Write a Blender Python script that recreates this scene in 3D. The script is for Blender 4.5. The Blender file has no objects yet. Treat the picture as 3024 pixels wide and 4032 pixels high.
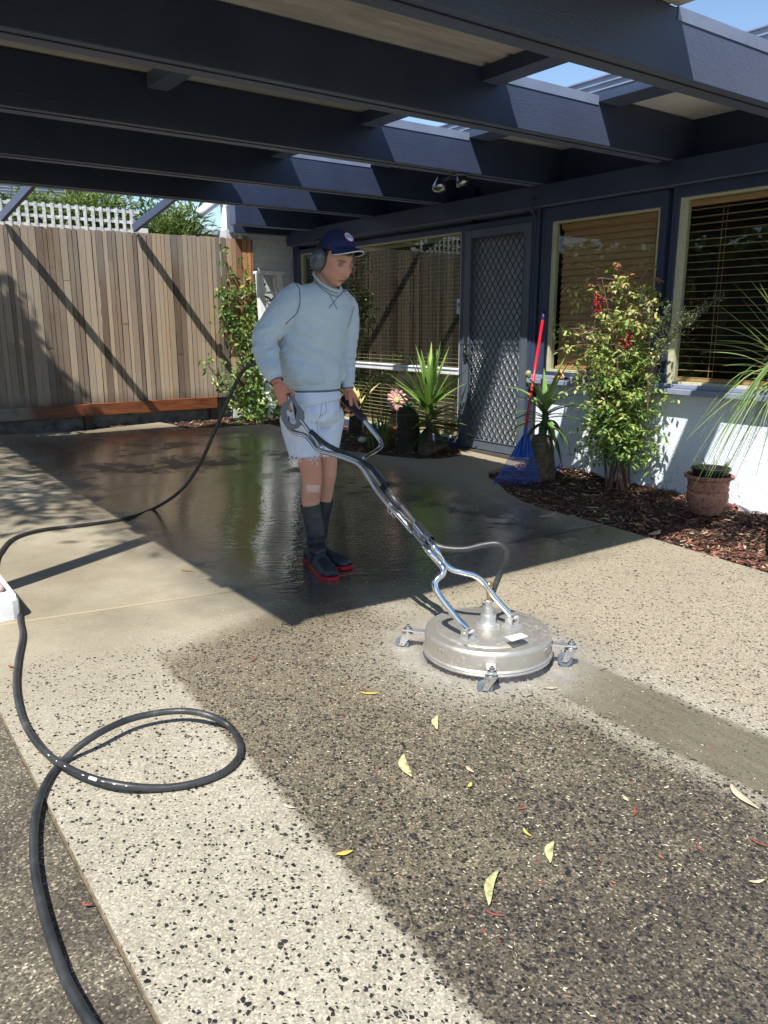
import bpy, math, random
import numpy as np
from mathutils import Vector, Matrix, noise, geometry
R_ = math.radians
random.seed(7)
sc = bpy.context.scene
COL = sc.collection

# ------------------------------------------------------------------ camera
F_PX, CXP, CYP, HC = 3100.0, 1512.0, 2016.0, 1.30
PITCH = math.atan(740 / F_PX)
YAW = math.atan(2302 / math.hypot(F_PX, 740))
HD = Vector((math.sin(YAW), math.cos(YAW), 0)); RT = Vector((math.cos(YAW), -math.sin(YAW), 0)); ZZ = Vector((0, 0, 1))
FW = HD * math.cos(PITCH) - ZZ * math.sin(PITCH)
UP = ZZ * math.cos(PITCH) + HD * math.sin(PITCH)
CAM = Vector((0, 0, HC))
cd = bpy.data.cameras.new('camera'); co = bpy.data.objects.new('camera', cd); COL.objects.link(co)
cd.sensor_fit = 'VERTICAL'; cd.sensor_height = 36.0; cd.lens = F_PX / 4032 * 36
cd.clip_start = 0.05; cd.clip_end = 500
co.matrix_world = Matrix(((RT.x, UP.x, -FW.x, 0), (RT.y, UP.y, -FW.y, 0), (RT.z, UP.z, -FW.z, HC), (0, 0, 0, 1)))
sc.camera = co
# ------------------------------------------------------------------ light
SUN = Vector((0.577, 0.36, -1.0)).normalized()
world = bpy.data.worlds.new('World'); sc.world = world; world.use_nodes = True
wn = world.node_tree
sky = wn.nodes.new('ShaderNodeTexSky'); sky.sky_type = 'NISHITA'; sky.sun_disc = False
sky.sun_elevation = math.asin(-SUN.z); sky.sun_rotation = math.atan2(-SUN.x, -SUN.y)
sky.air_density = 1.0; sky.dust_density = 0.2; sky.ozone_density = 2.6
bg = wn.nodes['Background']; bg.inputs[1].default_value = 0.12
wn.links.new(sky.outputs[0], bg.inputs[0])
sl = bpy.data.lights.new('sun', 'SUN'); sl.energy = 5.0; sl.angle = R_(0.53); sl.color = (1.0, 0.965, 0.91)
so = bpy.data.objects.new('sun', sl); COL.objects.link(so); so.location = (-6, -4, 10)
so.rotation_euler = (-SUN).to_track_quat('Z', 'Y').to_euler()
sc.view_settings.view_transform = 'Standard'; sc.view_settings.look = 'None'
sc.view_settings.exposure = 0.64; sc.view_settings.gamma = 1.0
sc.cycles.max_bounces = 8; sc.cycles.transparent_max_bounces = 12; sc.cycles.use_denoising = True

# ------------------------------------------------------------------ picture helpers: a direction of view, met with a real plane
SV = 4032 / 2212
def ray(x, y):
    return FW + RT * ((x * SV - CXP) / F_PX) - UP * ((y * SV - CYP) / F_PX)
def clampf(v, a, b): return max(a, min(b, v))
def gz(x, y):
    return 0.02 * clampf(y - 4, 0, 6) + 0.042 * clampf(2.2 - x, 0, 2.2)
def g(x, y, dz=0.0):
    d = ray(x, y); z = dz
    for _ in range(6):
        t = (z - HC) / d.z; p = CAM + d * t; z = gz(p.x, p.y) + dz
    return p
def onz(x, y, z):
    d = ray(x, y); return CAM + d * ((z - HC) / d.z)
def onx(x, y, X):
    d = ray(x, y); return CAM + d * (X / d.x)
def ony(x, y, Y):
    d = ray(x, y); return CAM + d * (Y / d.y)
def P(x, y, D):
    d = ray(x, y); return CAM + d * (D / d.dot(HD))

# ------------------------------------------------------------------ mesh builder
class MB:
    def __init__(s): s.v = []; s.f = []; s.r = []; s.m = []; s.cr = 0.5; s.cm = 0
    def face(s, idx): s.f.append(tuple(idx)); s.r.append(s.cr); s.m.append(s.cm)
    def add(s, vs, fs):
        b = len(s.v); s.v.extend([tuple(v) for v in vs])
        for f in fs: s.face([b + i for i in f])
    def box(s, x0, x1, y0, y1, z0, z1, M=None):
        vs = [Vector(v) for v in ((x0,y0,z0),(x1,y0,z0),(x1,y1,z0),(x0,y1,z0),(x0,y0,z1),(x1,y0,z1),(x1,y1,z1),(x0,y1,z1))]
        if M is not None: vs = [M @ v for v in vs]
        s.add(vs, ((0,3,2,1),(4,5,6,7),(0,1,5,4),(1,2,6,5),(2,3,7,6),(3,0,4,7)))
    def beam(s, a, b, w, h, up=ZZ):
        a = Vector(a); b = Vector(b); d = (b - a).normalized()
        sx = d.cross(up).normalized() * (w / 2); sz = sx.cross(d).normalized() * (h / 2)
        vs = [a-sx-sz, a+sx-sz, a+sx+sz, a-sx+sz, b-sx-sz, b+sx-sz, b+sx+sz, b-sx+sz]
        s.add(vs, ((3,2,1,0),(4,5,6,7),(0,1,5,4),(1,2,6,5),(2,3,7,6),(3,0,4,7)))
    def loft(s, rings, cap=True):
        n = len(rings[0]); b = len(s.v)
        for r in rings: s.v.extend([tuple(p) for p in r])
        for i in range(len(rings) - 1):
            for j in range(n):
                k = (j + 1) % n
                s.face((b+i*n+j, b+i*n+k, b+(i+1)*n+k, b+(i+1)*n+j))
        if cap:
            s.face([b + j for j in reversed(range(n))]); s.face([b + (len(rings)-1)*n + j for j in range(n)])
    def tube(s, pts, rad, n=10, flat=1.0, cap=True, up=None):
        pts = [Vector(p) for p in pts]
        if not hasattr(rad, '__len__'): rad = [rad] * len(pts)
        t0 = (pts[1] - pts[0]).normalized()
        u = Vector(up) if up else (Vector((0,0,1)) if abs(t0.z) < .9 else Vector((1,0,0)))
        rings = []
        for i, p in enumerate(pts):
            t = ((pts[min(i+1,len(pts)-1)] - pts[max(i-1,0)])).normalized()
            u = (u - t * u.dot(t)).normalized(); w = t.cross(u)
            rings.append([p + u*(math.cos(a)*rad[i]*flat) + w*(math.sin(a)*rad[i]) for a in [2*math.pi*j/n for j in range(n)]])
        s.loft(rings, cap)
    def lathe(s, prof, c=(0,0,0), n=32, M=None):
        rings = []
        for r, z in prof:
            ring = [Vector((max(r,1e-5)*math.cos(2*math.pi*j/n), max(r,1e-5)*math.sin(2*math.pi*j/n), z)) for j in range(n)]
            if M is not None: ring = [M @ q for q in ring]
            rings.append([q + Vector(c) for q in ring])
        s.loft(rings)
    def ball(s, c, r, n=12, M=None):
        prof = [(math.sin(math.pi*i/n), -math.cos(math.pi*i/n)) for i in range(n+1)]
        S = Matrix.Diagonal(Vector(r if hasattr(r,'__len__') else (r,r,r)))
        MM = S if M is None else M.to_3x3() @ S
        s.lathe(prof, c, n*2, MM)
    def strip(s, pts, widths, side, fold=0.0, twist=0.0):
        # a leaf blade: pts along the mid rib, side = sideways vector
        b = len(s.v); n = len(pts)
        for i, p in enumerate(pts):
            t = (Vector(pts[min(i+1,n-1)]) - Vector(pts[max(i-1,0)])).normalized()
            sd = (side - t * side.dot(t)).normalized(); nn = sd.cross(t)
            w = widths[i] / 2
            s.v.append(tuple(Vector(p) - sd*w + nn*(fold*w))); s.v.append(tuple(p)); s.v.append(tuple(Vector(p) + sd*w + nn*(fold*w)))
        for i in range(n-1):
            a = b + i*3
            s.face((a, a+1, a+4, a+3)); s.face((a+1, a+2, a+5, a+4))
    def leaf(s, p, d, nrm, L, W, cup=0.15):
        d = d.normalized(); sd = d.cross(nrm)
        if sd.length < 1e-4: sd = d.cross(Vector((.3,.5,.8)))
        sd.normalize(); nn = sd.cross(d)
        b = len(s.v)
        q = [p, p+d*L*.3-sd*W*.42+nn*cup*W, p+d*L*.3+sd*W*.42+nn*cup*W, p+d*L*.62-sd*W*.4+nn*cup*W, p+d*L*.62+sd*W*.4+nn*cup*W, p+d*L-nn*cup*W, p+d*L*.3, p+d*L*.62]
        s.v.extend([tuple(x) for x in q])
        for f in ((0,6,1),(0,2,6),(1,6,7,3),(6,2,4,7),(3,7,5),(7,4,5)): s.face([b+i for i in f])
    def mesh(s, name, smooth=False):
        me = bpy.data.meshes.new(name); me.from_pydata(s.v, [], s.f); me.update()
        if smooth: me.polygons.foreach_set('use_smooth', [True]*len(me.polygons))
        at = me.attributes.new('rnd', 'FLOAT', 'FACE'); at.data.foreach_set('value', s.r)
        if any(s.m): me.polygons.foreach_set('material_index', s.m)
        return me
    def build(s, name, mat, parent=None, smooth=False, bevel=0.0, auto=None):
        me = s.mesh(name, smooth)
        return link(name, me, mat, parent, bevel, auto)

def link(name, me, mat, parent=None, bevel=0.0, auto=None):
    o = bpy.data.objects.new(name, me); COL.objects.link(o)
    for m in (mat if isinstance(mat, (list, tuple)) else [mat]): me.materials.append(m)
    if parent is not None:
        o.parent = parent; o.matrix_parent_inverse = Matrix.Translation(-base_of(parent))
    if bevel:
        b = o.modifiers.new('bevel', 'BEVEL'); b.width = bevel; b.segments = 2; b.limit_method = 'ANGLE'; b.angle_limit = R_(40)
    if auto: 
        me.polygons.foreach_set('use_smooth', [True]*len(me.polygons)); me.set_sharp_from_angle(angle=R_(auto))
    return o
def base_of(o):
    return Vector(o.location) if o.parent is None else Vector((0,0,0))
def tag(o, label=None, cat=None, group=None, kind=None):
    if label: o['label'] = label
    if cat: o['category'] = cat
    if group: o['group'] = group
    if kind: o['kind'] = kind
    return o
def thing(name, label, cat, loc=(0,0,0), group=None):
    o = bpy.data.objects.new(name, None); COL.objects.link(o); o.location = loc; o.empty_display_size = .1
    return tag(o, label, cat, group)
def tag_part(o, label): o['label'] = label; return o
def spline(pts, n=6, closed=False):
    pts = [Vector(p) for p in pts]; out = []
    N = len(pts)
    for i in range(N - 1):
        p0 = pts[max(i-1,0)]; p1 = pts[i]; p2 = pts[i+1]; p3 = pts[min(i+2,N-1)]
        for k in range(n):
            t = k / n
            out.append(0.5*((2*p1)+(-p0+p2)*t+(2*p0-5*p1+4*p2-p3)*t*t+(-p0+3*p1-3*p2+p3)*t**3))
    out.append(pts[-1]); return out
def interp(vals, n=6):
    out = []
    for i in range(len(vals)-1):
        for k in range(n): out.append(vals[i] + (vals[i+1]-vals[i])*k/n)
    out.append(vals[-1]); return out
def voxel(me, size, smooth_it=4, fac=0.5):
    o = bpy.data.objects.new('tmp', me); COL.objects.link(o)
    m = o.modifiers.new('r', 'REMESH'); m.mode = 'VOXEL'; m.voxel_size = size; m.use_smooth_shade = True
    s = o.modifiers.new('s', 'SMOOTH'); s.iterations = smooth_it; s.factor = fac
    dg = bpy.context.evaluated_depsgraph_get(); dg.update()
    out = bpy.data.meshes.new_from_object(o.evaluated_get(dg))
    bpy.data.objects.remove(o); out.materials.clear()
    return out
def displace(me, fn):
    n = len(me.vertices)
    no = [v.normal.copy() for v in me.vertices]
    for i, v in enumerate(me.vertices): v.co += no[i] * fn(v.co)
    me.update()

# ------------------------------------------------------------------ materials
class NT:
    def __init__(s, name):
        s.m = bpy.data.materials.new(name); s.m.use_nodes = True; s.t = s.m.node_tree
        s.p = s.t.nodes['Principled BSDF']; s.out = s.t.nodes['Material Output']
    def n(s, typ, **kw):
        nd = s.t.nodes.new('ShaderNode' + typ)
        for k, v in kw.items(): setattr(nd, k, v)
        return nd
    def l(s, a, b): s.t.links.new(a, b)
    def sock(s, nd, i, v):
        if hasattr(v, 'links') or hasattr(v, 'is_output'): s.l(v, nd.inputs[i])
        else: nd.inputs[i].default_value = v
    def math(s, op, a, b=None, c=None, clamp=False):
        nd = s.n('Math', operation=op, use_clamp=clamp); s.sock(nd, 0, a)
        if b is not None: s.sock(nd, 1, b)
        if c is not None: s.sock(nd, 2, c)
        return nd.outputs[0]
    def coord(s, kind='Object'): return s.n('TexCoord').outputs[kind]
    def mapping(s, v, scale=(1,1,1), rot=(0,0,0)):
        nd = s.n('Mapping'); s.l(v, nd.inputs[0]); nd.inputs['Scale'].default_value = scale; nd.inputs['Rotation'].default_value = rot; return nd.outputs[0]
    def noise(s, v, scale, detail=4, rough=.55, dist=0):
        nd = s.n('TexNoise'); s.l(v, nd.inputs['Vector']); nd.inputs['Scale'].default_value = scale; nd.inputs['Detail'].default_value = detail
        nd.inputs['Roughness'].default_value = rough; nd.inputs['Distortion'].default_value = dist; return nd.outputs[0]
    def vor(s, v, scale, feature='F1'):
        nd = s.n('TexVoronoi', feature=feature); s.l(v, nd.inputs['Vector']); nd.inputs['Scale'].default_value = scale; return nd
    def ramp(s, f, stops):
        nd = s.n('ValToRGB'); s.l(f, nd.inputs[0]); el = nd.color_ramp.elements
        while len(el) < len(stops): el.new(0.5)
        for e, (p, c) in zip(el, stops): e.position = p; e.color = (c if hasattr(c,'__len__') else (c,c,c)) + (1,) if not (hasattr(c,'__len__') and len(c) == 4) else c
        return nd.outputs[0]
    def mr(s, f, a, b, c=0.0, d=1.0):
        nd = s.n('MapRange'); s.l(f, nd.inputs[0]); nd.inputs[1].default_value = a; nd.inputs[2].default_value = b; nd.inputs[3].default_value = c; nd.inputs[4].default_value = d
        return nd.outputs[0]
    def mix(s, f, a, b, blend='MIX'):
        nd = s.n('Mix', data_type='RGBA', blend_type=blend)
        s.sock(nd, 0, f)
        for i, v in ((6, a), (7, b)):
            if hasattr(v, 'is_output'): s.l(v, nd.inputs[i])
            else: nd.inputs[i].default_value = tuple(v) + (1,) if len(v) == 3 else v
        return nd.outputs[2]
    def bump(s, h, strength=.3, dist=.01, normal=None):
        nd = s.n('Bump'); s.l(h, nd.inputs['Height']); nd.inputs['Strength'].default_value = strength; nd.inputs['Distance'].default_value = dist
        if normal is not None: s.l(normal, nd.inputs['Normal'])
        s.l(nd.outputs[0], s.p.inputs['Normal']); return nd.outputs[0]
    def set(s, **kw):
        names = dict(col='Base Color', rough='Roughness', metal='Metallic', spec='Specular IOR Level', trans='Transmission Weight', ior='IOR', coat='Coat Weight', sss='Subsurface Weight', sheen='Sheen Weight', alpha='Alpha')
        for k, v in kw.items():
            i = s.p.inputs[names[k]]
            if hasattr(v, 'is_output'): s.l(v, i)
            elif k == 'col': i.default_value = tuple(v) + (1,)
            else: i.default_value = v
        return s
def simple(name, col, rough=.6, metal=0.0, var=.15, vs=8.0, bump=0.0, bs=60.0, spec=.5, col2=None, stretch=(1,1,1), det=4, **kw):
    t = NT(name); v = t.mapping(t.coord(), stretch)
    nz = t.noise(v, vs, det)
    a = tuple(c*(1-var) for c in col); b = tuple(min(1,c*(1+var)) for c in (col2 or col))
    t.set(col=t.ramp(nz, [(.3, a), (.7, b)]), rough=rough, metal=metal, spec=spec, **kw)
    if bump: t.bump(t.noise(v, bs, 5), bump, .01)
    return t.m
def leafmat(name, stops, rough=.45, trans=.35):
    t = NT(name); at = t.n('Attribute', attribute_name='rnd')
    v = t.noise(t.coord(), 25, 3)
    f = t.math('ADD', at.outputs['Fac'], t.math('MULTIPLY', t.math('SUBTRACT', v, .5), .35))
    c = t.ramp(f, stops); t.set(col=c, rough=rough, spec=.4)
    tr = t.n('BsdfTranslucent'); t.l(t.mix(.5, c, (.35,.5,.08), 'MIX'), tr.inputs[0])
    mx = t.n('MixShader'); mx.inputs[0].default_value = trans
    t.l(t.p.outputs[0], mx.inputs[1]); t.l(tr.outputs[0], mx.inputs[2]); t.l(mx.outputs[0], t.out.inputs[0])
    return t.m

# ================================================================== ground
WX = 5.454          # plane of the house wall
def concrete_mat():
    t = NT('concrete'); V = t.coord(); sp = t.n('SeparateXYZ'); t.l(V, sp.inputs[0]); X, Y = sp.outputs[0], sp.outputs[1]
    M = t.math
    wob = M('MULTIPLY', M('SUBTRACT', t.noise(V, 9, 4), .5), .10)
    wob2 = M('MULTIPLY', M('SUBTRACT', t.noise(V, 2.2, 4), .5), .5)
    # --- masks laid out on the slab itself (stains, the cleaned strip, the wet track, the puddle)
    edge = M('ADD', M('ADD', M('MULTIPLY', Y, .05), .80), M('MULTIPLY', M('SUBTRACT', t.noise(V, 14, 3), .5), .05))
    dirtyX = t.mr(M('ADD', M('SUBTRACT', X, edge), M('MULTIPLY', M('SUBTRACT', t.noise(V, 60, 3), .5), .035)), -.014, .018)
    dirtyY = t.mr(M('ADD', M('SUBTRACT', M('ADD', M('MULTIPLY', X, .45), 2.36), Y), wob), -.06, .10)
    left = M('SUBTRACT', 1.0, t.mr(M('ADD', X, M('MULTIPLY', wob, .4)), 1.90, 2.06))
    dirty = M('MULTIPLY', M('MULTIPLY', dirtyX, dirtyY), left)
    dx = M('SUBTRACT', X, 2.058); dy = M('SUBTRACT', Y, 2.168)
    rad = M('SQRT', M('ADD', M('MULTIPLY', dx, dx), M('MULTIPLY', dy, dy)))
    disc = t.mr(M('ADD', rad, M('MULTIPLY', wob, 1.3)), .30, .66, 1.0, 0.0)
    wobt = M('MULTIPLY', wob, .8)
    track = M('MULTIPLY', M('MULTIPLY', t.mr(M('ADD', X, wobt), 2.00, 2.035), t.mr(M('ADD', X, wobt), 2.33, 2.37, 1, 0)), t.mr(Y, 2.0, 2.15, 1, 0))
    clean = M('MAXIMUM', disc, track)
    dirty = M('MULTIPLY', dirty, M('SUBTRACT', 1.0, M('MULTIPLY', disc, .85)))
    # puddled water in the middle of the slab
    wx = M('MULTIPLY', t.mr(M('ADD', X, wob2), 1.25, 1.75), t.mr(M('ADD', X, wob2), 3.6, 4.4, 1, 0))
    wy = M('MULTIPLY', t.mr(M('ADD', Y, wob2), 2.75, 3.25), t.mr(M('ADD', Y, wob2), 8.4, 9.6, 1, 0))
    wet = M('MULTIPLY', wx, wy)
    patch = t.mr(t.noise(V, 1.7, 6, .7), .42, .54)
    puddle = M('MULTIPLY', wet, M('MAXIMUM', M('MULTIPLY', patch, .75), M('MULTIPLY', M('MULTIPLY', t.mr(X, 1.5, 1.9), t.mr(M('ADD', X, wob2), 2.9, 3.4, 1, 0)), t.mr(M('ADD', Y, wob2), 5.6, 6.6, 1, 0))))
    # exposed stones show only near the front; the back is smooth
    stones = t.mr(M('ADD', Y, wob2), 1.9, 3.2, 1, 0)
    stonesR = M('MULTIPLY', t.mr(X, 2.2, 2.6), t.mr(Y, 3.2, 4.4, .8, 0))
    stones = M('MAXIMUM', stones, stonesR)
    stones = M('MULTIPLY', stones, M('SUBTRACT', 1.0, M('MULTIPLY', clean, .8)))
    # --- base colours
    fine = t.noise(V, 160, 3, .7); mid = t.noise(V, 12, 5); big = t.noise(V, 1.1, 5)
    pale = t.mix(t.mr(big, .35, .65), (.34,.305,.23), (.42,.38,.295))
    pale = t.mix(t.mr(mid, .3, .7, 0, .45), pale, (.30,.262,.19))
    smooth = t.mix(t.mr(t.noise(V, .9, 6, .65), .38, .62), (.25,.215,.15), (.37,.325,.235))
    base = t.mix(t.mr(M('ADD', Y, wob2), 2.3, 3.3), pale, smooth)
    # rust and algae blotches towards the fence
    sp2 = t.mapping(V, (.7, 1.6, 1))
    base = t.mix(M('MULTIPLY', t.mr(t.noise(sp2, 1.3, 5, .6), .50, .68), t.mr(Y, 3.4, 5.0, 0, .6)), base, (.20,.115,.06))
    right = t.mr(M('ADD', X, wob), 2.35, 2.6)
    base = t.mix(M('MULTIPLY', right, .8), base, (.31,.26,.185))
    base = t.mix(M('MULTIPLY', dirty, .93), base, t.mix(t.mr(M('ADD', Y, wob2), .8, 2.7), (.062,.050,.034), (.185,.152,.100)))
    base = t.mix(M('MULTIPLY', clean, .85), base, t.mix(t.mr(mid, .3, .7), (.225,.195,.145), (.30,.26,.20)))
    mot = M('MULTIPLY', M('MULTIPLY', dirty, t.mr(t.noise(V, 4.5, 6, .7), .46, .68)), t.mr(Y, .7, 1.6, .25, .9))
    base = t.mix(mot, base, (.20,.165,.105))
    foam_haze = M('MULTIPLY', M('MULTIPLY', t.mr(rad, .25, .29), t.mr(M('ADD', rad, M('MULTIPLY', wob, 1.2)), .30, .46, 1, 0)), t.mr(t.noise(V, 26, 6, .75), .35, .7, .15, .75))  # pale ring of water film, with the mist haze painted into the colour
    base = t.mix(foam_haze, base, (.50,.47,.41))
    # hairline drag marks and drips left by the water
    drip = M('MULTIPLY', t.mr(t.noise(t.mapping(V, (1.2, 9, 1), (0,0,.45)), 4, 6, .75), .56, .70), t.mr(Y, 2.4, 3.0, 0, .30))
    base = t.mix(drip, base, (.20,.165,.12))
    base = t.mix(M('MULTIPLY', M('MULTIPLY', track, M('SUBTRACT', 1.0, disc)), .85), base, t.mix(t.mr(t.noise(t.mapping(V,(6,1,1)), 6, 5), .3, .7), (.125,.108,.070), (.185,.160,.108)))
    # fine sand grains
    vf = t.vor(V, 230); rr = t.n('SeparateColor'); t.l(vf.outputs['Color'], rr.inputs[0])
    grain = t.mix(1.0, base, t.mix(dirty, t.ramp(rr.outputs[0], [(.0, .62), (.3, .85), (.6, 1.02), (.85, 1.22), (1, 1.55)]), t.ramp(rr.outputs[0], [(.0, .40), (.4, .80), (.75, 1.12), (.9,1.5), (1, 2.0)])), 'MULTIPLY')
    base = t.mix(t.mr(stones, 0, 1, .3, .95), base, grain)
    # cream and brown stone flecks in the worn part
    vm = t.vor(t.mapping(V, (1, .75, 1)), 118); rm = t.n('SeparateColor'); t.l(vm.outputs['Color'], rm.inputs[0])
    fl = M('MULTIPLY', M('MULTIPLY', t.mr(rm.outputs[1], .58, .62), t.mr(vm.outputs['Distance'], .30, .42, 1, 0)), M('MULTIPLY', stones, t.mr(dirty, 0, 1, .55, .85)))
    base = t.mix(fl, base, t.mix(dirty, t.mix(rm.outputs[2], (.60,.53,.38), (.33,.29,.22)), t.mix(rm.outputs[2], (.40,.34,.235), (.21,.175,.12))))
    # black chips
    vb = t.vor(t.mapping(V, (1, .8, 1), (0,0,.5)), 118); rb = t.n('SeparateColor'); t.l(vb.outputs['Color'], rb.inputs[0])
    dens = M('ADD', t.mr(t.noise(V, 5.0, 3), .35, .65, .0, .12), M('ADD', M('MULTIPLY', dirty, .22), t.mr(Y, .9, 2.6, .15, .06)))
    pick = t.math('LESS_THAN', rb.outputs[0], dens)
    ve = t.vor(t.mapping(V, (1, .8, 1), (0,0,.5)), 118, 'DISTANCE_TO_EDGE')
    inside = M('GREATER_THAN', M('ADD', ve.outputs['Distance'], M('MULTIPLY', M('SUBTRACT', t.noise(V, 190, 2), .5), .10)), M('MULTIPLY', rb.outputs[1], .30))
    chip = M('MULTIPLY', M('MULTIPLY', pick, inside), M('GREATER_THAN', stones, .22))
    base = t.mix(chip, base, t.mix(rb.outputs[2], (.008,.009,.012), (.035,.034,.032)))
    vs_ = t.vor(t.mapping(t.mapping(V, (1,1,1), (0,0,YAW)), (.62, 1.25, 1)), 170); rs_ = t.n('SeparateColor'); t.l(vs_.outputs['Color'], rs_.inputs[0])
    small = M('MULTIPLY', M('MULTIPLY', M('LESS_THAN', rs_.outputs[0], M('ADD', .085, M('MULTIPLY', dirty, .10))), M('LESS_THAN', vs_.outputs['Distance'], M('MULTIPLY', M('ADD', rs_.outputs[1], .4), .38))), M('GREATER_THAN', stones, .15))
    base = t.mix(small, base, (.018,.018,.019))
    # tool joints (sand filled) across the slab
    def joint(y0, slope, w):
        d = M('ABSOLUTE', M('SUBTRACT', M('SUBTRACT', Y, M('MULTIPLY', X, slope)), y0))
        return t.mr(M('ADD', d, M('MULTIPLY', wob, .03)), w*.5, w, 1, 0), d
    j1, d1 = joint(3.49, -.055, .014); j2, d2 = joint(6.95, -.12, .012)
    base = t.mix(M('MULTIPLY', j1, .8), base, t.mix(t.mr(X, 1.4, 1.9), (.40,.34,.21), (.07,.06,.05)))  # sand tan on the sunlit stretch, roof shade painted in as dark
    base = t.mix(j2, base, (.03,.027,.022))
    # water darkens the stone
    damp = M('MAXIMUM', M('MULTIPLY', wet, 1.0), M('MULTIPLY', clean, .15))
    base = t.mix(M('MULTIPLY', damp, .85), base, (.135,.135,.13), 'MULTIPLY')
    t.set(col=base, spec=.4)
    t.p.inputs['IOR'].default_value = 1.5
    rough = t.mr(puddle, 0.05, .55, .62, .12)
    rough = M('SUBTRACT', rough, M('ADD', M('MULTIPLY', wet, .18), M('ADD', M('MULTIPLY', clean, .20), M('MULTIPLY', track, .14)))); t.set(rough=M('MAXIMUM', rough, .07))
    t.set(coat=M('MULTIPLY', puddle, 1.0)); t.p.inputs['Coat IOR'].default_value = 1.9; t.p.inputs['Coat Roughness'].default_value = .02
    rip = t.noise(t.mapping(t.mapping(V, (1,1,1), (0,0,YAW)), (1.0, 3.2, 1)), 10, 3, .65)
    h = M('ADD', M('MULTIPLY', fine, M('MULTIPLY', M('SUBTRACT', 1.05, puddle), .0012)), M('ADD', M('MULTIPLY', rip, M('MULTIPLY', puddle, .0030)), M('MULTIPLY', chip, -.0004)))
    h = M('SUBTRACT', h, M('ADD', M('MULTIPLY', j1, .004), M('MULTIPLY', j2, .006)))
    nd = t.n('Bump'); t.l(h, nd.inputs['Height']); nd.inputs['Strength'].default_value = 1.0; nd.inputs['Distance'].default_value = 1.0
    t.l(nd.outputs[0], t.p.inputs['Normal']); t.l(nd.outputs[0], t.p.inputs['Coat Normal'])
    return t.m
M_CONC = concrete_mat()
def drive_mat():
    t = NT('old_concrete'); V = t.coord()
    v = t.vor(V, 210); r = t.n('SeparateColor'); t.l(v.outputs['Color'], r.inputs[0])
    b = t.mix(t.mr(t.noise(V, 5, 5), .35, .65), (.070,.058,.040), (.15,.128,.09))
    b = t.mix(1.0, b, t.ramp(r.outputs[0], [(0, .35), (.5, .9), (.85, 1.4), (.93,2.2), (1, 4.0)]), 'MULTIPLY')
    t.set(col=b, rough=.8); t.bump(t.noise(V, 120, 3), .5, .004); return t.m
M_DRIVE = drive_mat()
M_SOIL = simple('soil', (.055,.036,.024), .95, var=.5, vs=14, bump=.9, bs=45)
M_CEDGE = simple('concrete_edge', (.20,.17,.13), .9, var=.25, vs=20, bump=.4)

def sheet(name, poly, zf, step, mat, skirt=0.0):
    pts = [Vector((p[0], p[1])) for p in poly]; dense = []
    for i, p in enumerate(pts):
        q = pts[(i+1) % len(pts)]; k = max(1, int((q-p).length/step))
        dense += [p + (q-p)*(j/k) for j in range(k)]
    nb = len(dense); xs = [p.x for p in pts]; ys = [p.y for p in pts]
    inner = []
    y = min(ys) + step*.5
    while y < max(ys):
        x = min(xs) + step*.5
        while x < max(xs):
            c = False
            for i in range(len(pts)):
                a, b = pts[i], pts[i-1]
                if (a.y > y) != (b.y > y) and x < (b.x-a.x)*(y-a.y)/(b.y-a.y)+a.x: c = not c
            if c: inner.append(Vector((x + random.uniform(-.1,.1)*step, y + random.uniform(-.1,.1)*step)))
            x += step
        y += step
    vs, es, fs, _, _, _ = geometry.delaunay_2d_cdt(dense + inner, [(i, (i+1) % nb) for i in range(nb)], [list(range(nb))], 1, 1e-5)
    m = MB(); m.add([(v.x, v.y, zf(v.x, v.y)) for v in vs], [f if True else f for f in fs])
    if skirt:
        b = len(m.v)
        for p in dense: m.v.append((p.x, p.y, zf(p.x, p.y))); m.v.append((p.x, p.y, zf(p.x, p.y)-skirt))
        for i in range(nb):
            j = (i+1) % nb; m.face((b+2*i, b+2*i+1, b+2*j+1, b+2*j))
    o = m.build(name, mat, smooth=False); o['kind'] = 'structure'
    me = o.data
    for pl in me.polygons: pl.use_smooth = abs(pl.normal.z) > .5
    return o

gr = MB(); gr.add([(-60,-30,-.12),(70,-30,-.12),(70,90,-.12),(-60,90,-.12)], [(0,1,2,3)])
tag(gr.build('ground', simple('far_ground', (.10,.085,.05), .95, var=.3, vs=.6)), kind='structure')
bedR = [(3.95,.2),(4.02,1.1),(4.02,1.95),(4.10,2.6),(4.17,3.25),(4.18,3.8),(4.24,4.1),(4.36,4.38),(4.5,4.6),(4.62,4.86),(4.78,5.04),(5.05,5.13),(5.37,5.16)]
bedL = [(5.37,5.22),(5.37,6.12)] + [tuple(g(*q).xy) for q in ((1000,984),(952,991),(900,991),(830,984),(780,977),(745,974),(700,955),(655,938),(619,926))] + [tuple(g(*q).xy) for q in ((580,916),(500,921),(404,926),(374,917),(346,912))]
slab = [(.357,-.5),(3.95,-.5)] + bedR + bedL + [(2.6,9.35),(.357,9.35)]
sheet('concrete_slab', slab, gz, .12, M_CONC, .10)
sheet('driveway', [(-7,-.6),(.349,-.6),(.349,9.4),(-7,9.4)], lambda x,y: gz(x,y)-.006, .3, M_DRIVE, .1)
sheet('slab_joint', [(.3475,-.6),(.3585,-.6),(.3585,9.3),(.3475,9.3)], lambda x,y: gz(x,y)-.010, .3, simple('joint_grit',(.13,.095,.055),.9,var=.5,vs=40))
def bedz(x, y):
    h = gz(x, y) - .045 + .05*(noise.noise(Vector((x*2.1, y*2.1, 3)))+.25) + .018*noise.noise(Vector((x*9, y*9, 1)))
    if x > 4.9 and y < 5.2: h += .03*clampf((x-4.9)*3, 0, 1)
    return h
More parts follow.
